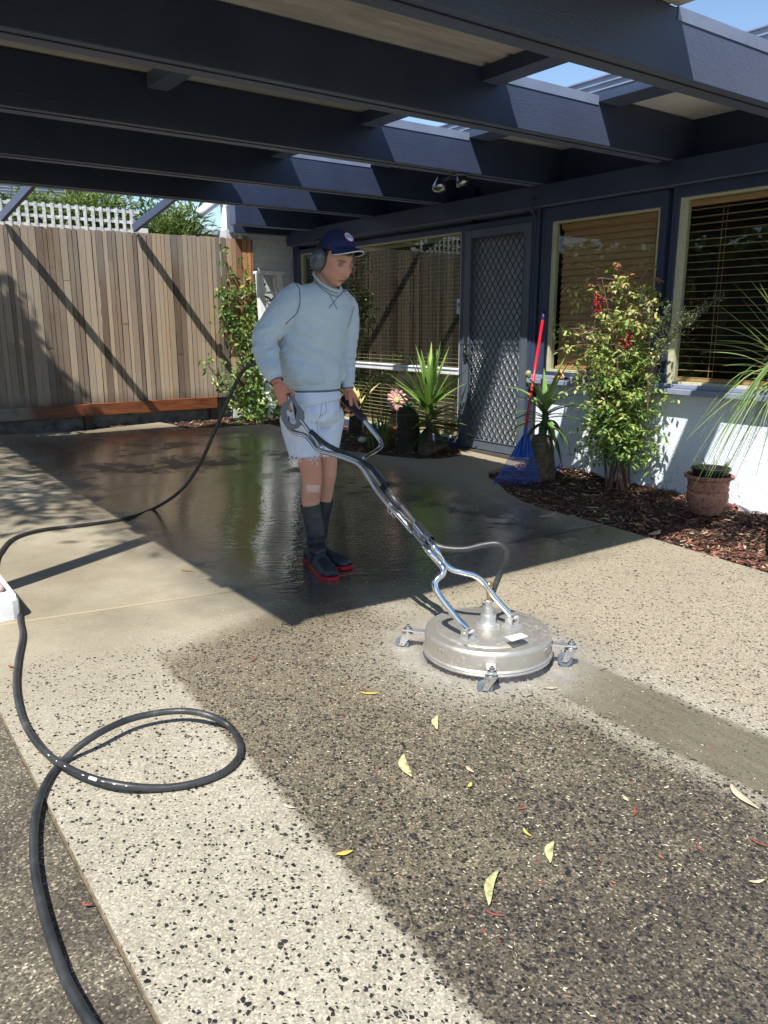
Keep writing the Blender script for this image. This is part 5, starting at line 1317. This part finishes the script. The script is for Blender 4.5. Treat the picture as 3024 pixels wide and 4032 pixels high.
    # eyes
    me_ = simple('eye_white',(.22,.18,.16),.35); mi = simple('iris',(.05,.035,.025),.15)
    for sg in (-1, 1):
        m = MB(); c = H(sg*.031, .0712, .0115); m.ball(c, (.0125,.0118,.0062), 10, Matrix((hl, hf, hu)).transposed().to_4x4()); e = m.build('eye', me_, o, smooth=True)
        m = MB(); dirv = (hf*.86 + RT*.12 - ZZ*.28).normalized(); m.ball(c+dirv*.0082, (.0052,.0045,.0048), 8); m.build('iris', mi, e, smooth=True)
        m = MB(); m.tube([H(sg*.031+dx*.001, .0735+.0135*math.cos(dx/14), .0165-.00012*dx*dx*.5) for dx in (-14,-9,-4,0,4,9,14)], [.002,.003,.0036,.0038,.0036,.003,.002], 8); m.build('eyelid', simple('lid_skin',(.46,.23,.17),.5) if not bpy.data.materials.get('lid_skin') else bpy.data.materials['lid_skin'], o, smooth=True)
    # hair
    random.seed(17); m = MB()
    for i in range(1100):
        a = random.uniform(-2.2, 2.2)+math.pi; ph = random.uniform(.9, 2.05)
        if abs(abs(a-math.pi)-0) < .0: continue
        x, y, z = math.sin(ph)*math.sin(a)*.078, math.sin(ph)*math.cos(a)*.099, math.cos(ph)*.118
        if z < -.05 and y > -.03: continue
        if y > .0: continue
        q = H(x,y,z); d = (H(x*1.1,y*1.05-.02,z*1.1-.05)-q).normalized(); m.cr = random.random(); m.strip([q, q+d*.006+(q-HC_).normalized()*.001, q+d*.012], [.0022,.002,.0005], d.cross(q-HC_), 0)
    m.build('hair', leafmat('brown_hair',[(0,(.03,.018,.012)),(.6,(.09,.055,.035)),(1,(.16,.10,.06))], trans=.05), o)
    # ---------------- cap (worn level, so it has its own tilt)
    H_body = H; cpit = R_(5); chf = (f0*math.cos(cpit) - ZZ*math.sin(cpit)).normalized(); chu = (ZZ*math.cos(cpit) + f0*math.sin(cpit)).normalized(); chl = chu.cross(chf)
    def H(x, y, z): return HC_ + chl*x + chf*(y+.002) + chu*(z+.026)
    hf_h, hu_h, hl_h = hf, hu, hl; hf, hu, hl = chf, chu, chl
    cap = thing('cap', None, None, (0,0,0)); cap.parent = o; cap.matrix_parent_inverse = Matrix.Translation(-base_of(o))
    m = MB(); rings = []
    for i in range(0, 15):
        ph = .03 + (math.pi/2-.12)*i/14
        rr = []
        for j in range(64):
            a = 2*math.pi*j/64; x = math.sin(ph)*math.sin(a)*.0865; y = math.sin(ph)*math.cos(a)*.1055; z = math.cos(ph)*.086
            zz = .040 + z - (.030 if math.cos(a) < 0 else 0)*(-math.cos(a))*math.sin(ph)**2 + .006*math.sin(ph)*math.cos(a)
            if i > 2: k = 1+.008*abs(math.sin(a*3)); x *= k; y *= k
            rr.append(H(x, y+.001, zz))
        rings.append(rr)
    bb = []
    for j in range(64):
        a = 2*math.pi*j/64; bb.append(H(math.sin(a)*.087, math.cos(a)*.106, .040-.010-(.034 if math.cos(a) < 0 else 0)*(-math.cos(a))))
    rings.append(bb)
    inner = [[HC_.lerp(p,.975)-hu*.0005 for p in r] for r in reversed(rings)]
    m.loft(rings + inner[:1] , cap=False); m.face(list(range(64)))
    mcap = simple('navy_cap', (.004,.012,.072), .75, var=.15, vs=60, bump=.25, bs=300); crown_ = m.build('crown', mcap, cap, smooth=True)
    def brim(off, name, mat, w=1.0, thick=.003):
        m = MB(); n = 25; top = []; bot = []
        for i in range(n+1):
            s_ = -1+2*i/n; xi = s_*.072*w; yi = .1055*math.sqrt(max(0,1-(xi/.0865)**2)) - .006
            row = []
            for k in range(9):
                u = k/8; reach = .078*w*math.sqrt(max(0,1-abs(s_)**2.6))
                x = xi*(1+.02*u); y = yi + reach*u; z = .046 + .004*u - .020*u*u - .024*abs(s_)**1.8*(.3+.7*u)
                row.append((x,y,z))
            top.append([H(x,y,z+off) for x,y,z in row]); bot.append([H(x,y,z+off-thick) for x,y,z in row])
        b_ = len(m.v)
        for r in top+bot: m.v.extend([tuple(p) for p in r])
        N = n+1
        for i in range(n):
            for k in range(8):
                a = i*9+k; m.face((a,a+1,a+10,a+9)); c = N*9+a; m.face((c,c+9,c+10,c+1))
            a = i*9+8; m.face((a, N*9+a, N*9+a+9, a+9))
        m.build(name, mat, cap, smooth=True)
    brim(0, 'brim', mcap, 1.0, .004)
    eg = []
    for i in range(41):
        s_ = -1+2*i/40; xi = s_*.072; yi = .1055*math.sqrt(max(0,1-(xi/.0865)**2)) - .006; u = 1; reach = .078*math.sqrt(max(0,1-abs(s_)**2.6))
        eg.append(H(xi*1.02, yi+reach+.001, .030-.002 - .024*abs(s_)**1.8))
    m = MB(); m.tube(eg, .0026, 6); m.build('brim_edge', M_WHITE, cap, smooth=True)
    # badge on the front panel
    from mathutils.bvhtree import BVHTree
    def bvh(ob):
        mm = ob.data; M_ = Matrix.Identity(4); return BVHTree.FromPolygons([v.co.copy() for v in mm.vertices], [tuple(p.vertices) for p in mm.polygons])
    bt = bvh(crown_)
    c0 = H(.004, .25, .092); hit = bt.ray_cast(c0, -hf); pc_, n_ = hit[0], hit[1]
    if n_.dot(hf) < 0: n_ = -n_
    bx_ = hu.cross(n_).normalized(); by_ = n_.cross(bx_).normalized()   # reads left to right for a viewer
    m = MB()
    def disc(r, off, name, mat):
        m = MB(); vs = [pc_+n_*off]
        k = 36
        for q in range(1,4):
            for j in range(k):
                a = 2*math.pi*j/k; p = pc_ + bx_*(r*q/3*math.cos(a)) + by_*(r*q/3*math.sin(a)); h = bt.ray_cast(p+n_*.05, -n_); vs.append((h[0] if h[0] else p)+n_*off)
        fs = [(0, 1+j, 1+(j+1)%k) for j in range(k)]
        for q in range(2):
            for j in range(k): a = 1+q*k+j; b = 1+q*k+(j+1)%k; fs.append((a, a+k, b+k, b))
        m.add(vs, fs); return m.build(name, mat, cap, smooth=True)
    disc(.0265, .0012, 'badge_rim', M_RED); disc(.0245, .0022, 'badge', simple('badge_white',(.66,.68,.85),.6))
    tx = text('RG', 'badge_text', pc_+n_*.003, .028, bx_, by_, simple('badge_red',(.42,.02,.06),.6), cap)
    me2 = tx.data
    for v in me2.vertices:
        h = bt.ray_cast(v.co+n_*.05, -n_); 
        if h[0]: v.co = h[0]+n_*(.0034)
    m = MB(); m.ball(H(0,0,.127), (.006,.006,.004), 6); m.build('button', mcap, cap)
    # ear muffs
    H = H_body; hf, hu, hl = hf_h, hu_h, hl_h
    mf = thing('ear_muffs', None, None, (0,0,0)); mf.parent = o; mf.matrix_parent_inverse = Matrix.Translation(-base_of(o))
    mcup = simple('grey_muff', (.075,.086,.098), .3, var=.1, vs=14, spec=.6)
    for sg in (-1, 1):
        c = H(sg*.090,-.018,-.002); Mq = Matrix((hl*sg, hf, hu)).transposed().to_4x4()
        m = MB(); MM = Matrix((hf, hu, hl*sg)).transposed().to_4x4() @ Matrix.Diagonal((.72,1.0,1.0,1))
        m.lathe([(0,-.012),(.050,-.012),(.054,-.008),(.055,.0),(.054,.010),(.050,.020),(.041,.030),(.026,.036),(0,.038)], c, 32, MM); m.build('cup', mcup, mf, auto=60)
        m = MB(); m.lathe([(0,-.030),(.040,-.030),(.050,-.024),(.052,-.016),(.048,-.0125),(0,-.0125)], c, 28, MM); m.build('cushion', M_BLACK, mf, auto=60)
        m = MB(); m.tube([c+hl*(sg*.018)+hu*.01, c+hl*(sg*.02)+hu*.045, H(sg*.092,-.02,.06), H(sg*.088,-.045,.062)], .004, 6); m.build('yoke', M_BLACK, mf)
    m = MB(); m.tube([H(.099*math.cos(a), -.045-.095*math.sin(a), .062) for a in [math.pi*i/16 for i in range(17)]], .005, 8); m.build('band', M_BLACK, mf, smooth=True)
    # ---------------- sweatshirt
    sb_ = MB()
    tor = [(676,828,.0,.130,.100),(675,823,.0,.160,.122),(674,812,.0,.176,.132),(672,796,.0,.175,.130),(671,770,.0,.168,.122),(675,735,.0,.172,.122),(682,700,.0,.178,.122),(687,668,.0,.185,.118),(690,645,.0,.180,.105),(693,630,.005,.150,.088),(696,622,.01,.105,.072),(699,617,.012,.055,.045)]
    sb_.loft([ring(T(x,y,d), a, b, 36, tilt=(.006 if y > 700 else -.012)) for x,y,d,a,b in tor])
    def sl(l): return spline([T(*q[:3]) for q in l],4), interp([q[3] for q in l],4)
    sb_.tube(*sl([(652,636,-.05,.070),(628,655,-.08,.076),(606,685,-.11,.0725),(582,712,-.13,.067),(571,730,-.14,.064),(573,758,-.165,.060),(580,786,-.20,.054),(589,806,-.23,.046),(594,817,-.245,.034)]), 24)
    sb_.tube(*sl([(728,645,.07,.066),(748,668,.11,.062),(752,700,.125,.058),(749,735,.13,.058),(748,755,.125,.056),(748,780,.115,.053),(750,808,.10,.049),(752,830,.09,.038)]), 24)
    me = voxel(sb_.mesh('s', True), .006, 8, .6)
    EL, EL2 = T(572,742,-.15), T(748,752,.125); WA = T(676,825,0)
    ARM = (T(594,817,-.245)-T(572,742,-.15)).normalized(); ARM2 = (T(752,830,.09)-T(748,752,.125)).normalized()
    def folds(c):
        d = 0.007*noise.noise(c*6) + .0045*noise.noise(Vector((c.x*10,c.y*10,c.z*24)))
        for E_, A_ in ((EL, ARM),(EL2, ARM2)):
            v = c-E_; al = v.dot(A_); r2 = (v-A_*al).length
            if r2 < .1: d += .0055*math.exp(-((al-.02)/.085)**2)*math.sin(al*125+7*noise.noise(c*11))*(.6+noise.noise(c*19))
        v = c-WA; 
        if abs(v.z) < .10 and v.length < .26: d += .007*math.sin(noise.noise(Vector((c.x*9,c.y*9,c.z*3)))*9)*math.exp(-((v.z-.03)/.05)**2)
        # diagonal drag lines over the belly
        w_ = (c-T(650,760,-.1)); d += .008*math.sin((w_.dot(RT)*1.0+w_.z*1.3)*42+2*noise.noise(c*5))*math.exp(-(w_.length/.16)**2)
        return d
    displace(me, folds)
    t = NT('sweatshirt_jersey'); V = t.coord(); n = t.noise(V, 350, 3); n2 = t.noise(V, 5, 4)
    t.set(col=t.mix(t.mr(n2,.3,.7), (.48,.57,.625), (.53,.62,.67)), rough=.95, spec=.15, sheen=.3); wr = t.noise(t.mapping(V, (1,1,2.2), (.4,.3,.2)), 13, 5, .6, 1.2); wv = t.math('ABSOLUTE', t.math('SUBTRACT', wr, .5)); hh = t.math('ADD', t.math('MULTIPLY', n, .0006), t.math('MULTIPLY', wv, .010)); t.bump(hh, .75, 1.0); mj = t.m
    sw = link('sweatshirt', me, mj, o); bs = bvh(sw)
    mseam = simple('grey_seam', (.13,.14,.19), .9)
    def drape(pv, r, name, mat, D=3.0, off=.001):
        pp = []
        for x, y in pv:
            d = ray(x,y).normalized(); h = bs.ray_cast(CAM, d)
            if h[0]: pp.append(h[0]-d*off)
        if len(pp) > 2:
            m = MB(); m.tube(pp, r, 6); m.build(name, mat, sw)
    def dense(l, n=8): return [(v.x, v.y) for v in spline([Vector((x,y,0)) for x,y in l], n)]
    drape(dense([(634,608),(645,620),(648,640),(647,660),(640,678),(629,688),(617,701)]), .0022, 'seam', mseam)
    drape(dense([(674,594),(679,606),(692,621),(708,633),(723,639.5),(735,638),(742,628)]), .0022, 'seam', mseam)
    drape(dense([(711,635),(718,648),(728,668)],4), .0020, 'seam', mseam); drape(dense([(731,640),(722,652),(711,665)],4), .0020, 'seam', mseam)
    drape(dense([(765,660),(760,680),(752,705)],5), .0018, 'seam', mseam)
    # ribbed collar, hem band, cuffs
    m = MB(); cc = T(706,610.0,-.012); cf = (fB*.92-ZZ*.45).normalized()
    cr_ = [cc + lB*(.067*math.cos(a)) + fB*(.064*math.sin(a)+.006) + ZZ*(-.046*math.sin(a)+.006) - ZZ*(.012*math.cos(a)) + RT*.0 for a in [2*math.pi*i/40 for i in range(41)]]
    m.tube(cr_, .0085, 12, flat=.6, cap=False, up=(.3,-.4,1)); m.build('collar', mj, sw, smooth=True)
    def band(rings, name, mat):
        m = MB(); m.loft(rings, cap=False); inn = [[p for p in r] for r in rings]; return m.build(name, mat, sw, smooth=True)
    band([ring(T(676,815,0),.154,.118,48), ring(T(676,824,0),.152,.117,48), ring(T(677,838,0),.142,.110,48), ring(T(677,842,0),.139,.107,48)], 'hem_band', mj)
    band([ring(T(677,839.5,0),.1415,.1095,48), ring(T(677,844,0),.1405,.1085,48), ring(T(677,844,0),.128,.096,48)], 'hem_edge', mseam)
    for (a_, b_, r_) in (((592,812,-.24),(597,823,-.25),.034),((751,826,.092),(752,838,.088),.030)):
        pa, pb2 = T(*a_), T(*b_); dd = (pb2-pa).normalized()
        m = MB(); m.tube([pa-dd*.03, pa, pb2], [r_*1.05, r_*1.02, r_], 24, cap=False); m.build('cuff', mj, sw, smooth=True)
        m = MB(); m.tube([pb2-dd*.003, pb2+dd*.004], [r_*1.03, r_*1.03], 24, cap=False); m.tube([pb2+dd*.004, pb2-dd*.01], [r_*1.03, r_*.93], 24, cap=False); m.build('cuff_edge', mseam, sw, smooth=True)
    # ---------------- shirt tail and shorts
    m = MB(); m.loft([ring(T(677,836,0),.128,.100,40), ring(T(676,850,0),.145,.112,40,tilt=.0), ring(T(677,862,.0),.152,.122,40,tilt=.018), ring(T(677,868,.0),.148,.120,40,tilt=.022), ring(T(677,866,.0),.138,.11,40,tilt=.022)], cap=False)
    me = m.mesh('shirt_tail', True); displace(me, lambda c: .006*noise.noise(Vector((c.x*16,c.y*16,c.z*5)))); link('shirt_tail', me, simple('pale_shirt',(.66,.74,.84),.9,var=.04), o)
    def denim():
        t = NT('bleached_denim'); V = t.coord(); n = t.noise(t.mapping(V,(1,1,.35)), 26, 6, .7); n2 = t.noise(V, 400, 2)
        t.set(col=t.ramp(n, [(.3,(.56,.67,.86)),(.7,(.76,.83,.93))]), rough=.9, spec=.2); t.bump(t.math('ADD', n2, n), .3, .003); return t.m
    m = MB()
    m.loft([ring(T(676,845,0),.128,.098,32), ring(T(674,862,0),.142,.115,32), ring(T(673,885,0),.150,.125,32), ring(T(673,905,.01),.150,.122,32), ring(T(674,920,.02),.120,.09,32)])
    legs = (((650,880,-.02,.090),(648,905,-.03,.104),(650,935,-.035,.099),(655,960,-.035,.090),(658,984,-.035,.082)), ((706,880,.08,.085),(706,905,.09,.098),(702,935,.09,.092),(700,960,.09,.084),(699,982,.09,.078)))
    for lg in legs: m.loft([ring(T(x,y,d), r_*.93, r_*1.02, 28, p=2.2) for x,y,d,r_ in lg])
    me = voxel(m.mesh('s', True), .0055, 5, .5)
    cr2 = T(684,908,-.05)
    def sfold(c):
        v = c-cr2; d = .004*noise.noise(c*9) + .0025*noise.noise(Vector((c.x*24,c.y*24,c.z*8)))
        d += .006*math.sin((v.dot(RT)*.7-abs(v.z)*1.0)*70+3*noise.noise(c*8))*math.exp(-(v.length/.10)**2); return d
    displace(me, sfold); md = denim(); so_ = link('shorts', me, md, o); bs = bvh(so_)
    m2 = simple('stitch_grey', (.16,.18,.26), .9)
    def drape2(pv, r, name):
        pp = []
        for x, y in pv:
            d = ray(x,y).normalized(); h = bs.ray_cast(CAM, d)
            if h[0]: pp.append(h[0]-d*.001)
        if len(pp) > 2: m = MB(); m.tube(pp, r, 5); m.build(name, m2, so_)
    drape2(dense([(694,872),(694,885),(692,897),(688,905)],5), .0012, 'fly_seam'); drape2(dense([(703,872),(705,886),(701,894),(693,899)],5), .001, 'fly_seam')
    drape2(dense([(622,862),(632,866),(643,865),(650,858)],5), .0012, 'pocket_seam'); drape2(dense([(686,908),(684,915),(686,930),(686,950)],5), .0012, 'fly_seam')
    # frayed hem threads
    random.seed(23); m = MB()
    for lg, n_ in ((legs[0], 70), (legs[1], 40)):
        x,y,d,r_ = lg[-1]
        for i in range(n_):
            a = random.uniform(0,6.28); c = T(x,y,d) + lB*(r_*.93*math.cos(a)) + fB*(r_*1.02*math.sin(a)); ln = random.uniform(.006,.018)
            m.tube([c+ZZ*.006, c-ZZ*ln*.5+RT*random.uniform(-.004,.004), c-ZZ*ln+RT*random.uniform(-.006,.006)], .0009, 4)
    for (x0,y0,ww) in ((632,980,26),(640,984,22),(672,980,24),(683,978,30),(697,978,10),(724,980,12),(628,982,20),(646,985,16)):
        s_ = ray(x0,y0); h = bs.ray_cast(CAM, ray(x0,y0-3).normalized()); c = h[0] if h[0] else T(x0,y0,-.1); sgn = random.choice((-1,1))
        m.tube(spline([c-HD*.004, c-HD*.006-ZZ*.02+RT*(.008*sgn), c-HD*.006-ZZ*(ww*.0014)-RT*(.006*sgn), c-HD*.006-ZZ*(ww*.0022)+RT*(.010*sgn), c-HD*.006-ZZ*(ww*.0024)-RT*.004],4), .0013, 5)
    m.build('frayed_threads', simple('white_thread',(.75,.78,.82),.9), so_)
    # plaster below the knee
    bs = bvh(body); m = MB(); rows = []
    for i in range(7):
        row = []
        for j in range(9):
            x = 662.5 + 28.5*j/8; y = 1047 + 16*i/6 + 1.2*j/8; d = ray(x,y).normalized(); h = bs.ray_cast(CAM, d); row.append((h[0] if h[0] else T(x,y,-.08))-d*.0016)
        rows.append(row)
    b_ = 0
    for r in rows: m.v.extend([tuple(p) for p in r])
    for i in range(6):
        for j in range(8): a = i*9+j; m.face((a,a+1,a+10,a+9))
    pl = m.build('sticking_plaster', simple('plaster_pink',(.66,.45,.38),.6), o, smooth=True)
    # ---------------- boots
    mb = NT('boot_rubber'); V = mb.coord(); n = mb.noise(V, 26, 6, .7); mb.set(col=mb.ramp(n, [(.35,(.012,.014,.02)),(.6,(.03,.034,.045)),(.75,(.09,.095,.11))]), rough=.42, spec=.5); mb.bump(n,.3,.004); mbt = mb.m
    def boot(heel, toe, shaft, lab):
        heel = Vector(heel); toe = Vector(toe); d = toe-heel; d.z = 0; L = .300; d.normalize(); s_ = ZZ.cross(d); z0 = gz(heel.x,heel.y)+.003
        heel = Vector((heel.x,heel.y,z0)); m = MB(); prof = [(-.008,.030,.085),(.03,.042,.10),(.08,.044,.112),(.12,.046,.105),(.165,.050,.085),(.21,.053,.074),(.255,.049,.062),(.288,.034,.048)]
        rings = []
        for u, w_, h_ in prof:
            c = heel+d*(u*L/.30); r = []
            for j in range(20):
                a = 2*math.pi*j/20; r.append(c + s_*(w_*math.cos(a)) + ZZ*(max(.012, .02+(h_-.02)*max(0,math.sin(a))) if math.sin(a) >= 0 else .018))
            rings.append(r)
        m.loft(rings)
        pts_ = [heel+d*.05+ZZ*.04] + [Vector(q) for q, _ in shaft]; rr = [.046]+[r for _, r in shaft]
        m.tube(spline(pts_,5), interp(rr,5), 24)
        me = voxel(m.mesh('b', True), .0055, 6, .6)
        displace(me, lambda c: .0035*math.sin((c.z-z0)*130+2*noise.noise(c*20))*math.exp(-((c.z-z0-.12)/.06)**2) + .003*noise.noise(c*12))
        bo = link('boot', me, mbt, o)
        if lab: tag_part(bo, lab)
        top = Vector(shaft[-1][0]); dirn = (Vector(shaft[-1][0])-Vector(shaft[-2][0])).normalized(); r0 = shaft[-1][1]
        m = MB(); m.tube([top-dirn*.035, top-dirn*.002, top+dirn*.006], [r0*1.03,r0*1.04,r0*1.03], 28, cap=False); m.tube([top+dirn*.006, top-dirn*.02], [r0*1.03,r0*.93], 28, cap=False)
        m.build('cuff_band', simple('boot_band',(.015,.03,.025),.5) if not bpy.data.materials.get('boot_band') else bpy.data.materials['boot_band'], bo, smooth=True)
        m = MB(); out = []
        for u, w_ in [(-.013,.018),(-.006,.032),(.03,.044),(.08,.045),(.13,.047),(.18,.054),(.23,.056),(.27,.049),(.292,.033),(.300,.014)]: out.append((u,w_))
        ol = [heel+d*u+s_*w_ for u,w_ in out] + [heel+d*u-s_*w_ for u,w_ in reversed(out)]
        m.loft([[p+ZZ*(-.002) for p in ol],[p+ZZ*.014 for p in ol],[heel+d*.14+(p-heel-d*.14)*.96+ZZ*.018 for p in ol]]); m.build('sole', M_BOOTRED, bo, bevel=.003)
    global M_BOOTRED; M_BOOTRED = simple('boot_red', (.42,.010,.012), .45, var=.15, vs=30)
    h1 = g(679,1222); t1 = g(713,1249); h2 = g(663,1212); t2 = g(736,1227)
    Tn = lambda x, y, d: P(x, y, d)
    Dn = h1.dot(HD)-.05; Df = h2.dot(HD)-.03
    boot(h1, t1, [(P(684,1188,Dn-.02),.051),(P(681,1150,4.06),.052),(P(676,1118,4.06),.052),(P(671.5,1092,4.06),.0525)], 'nearer black boot with red sole')
    boot(h2, t2, [(P(682,1183,Df),.050),(P(689,1145,4.19),.048),(P(694,1112,4.185),.050),(P(699,1081,4.18),.0505)], 'farther black boot with red sole')
man()
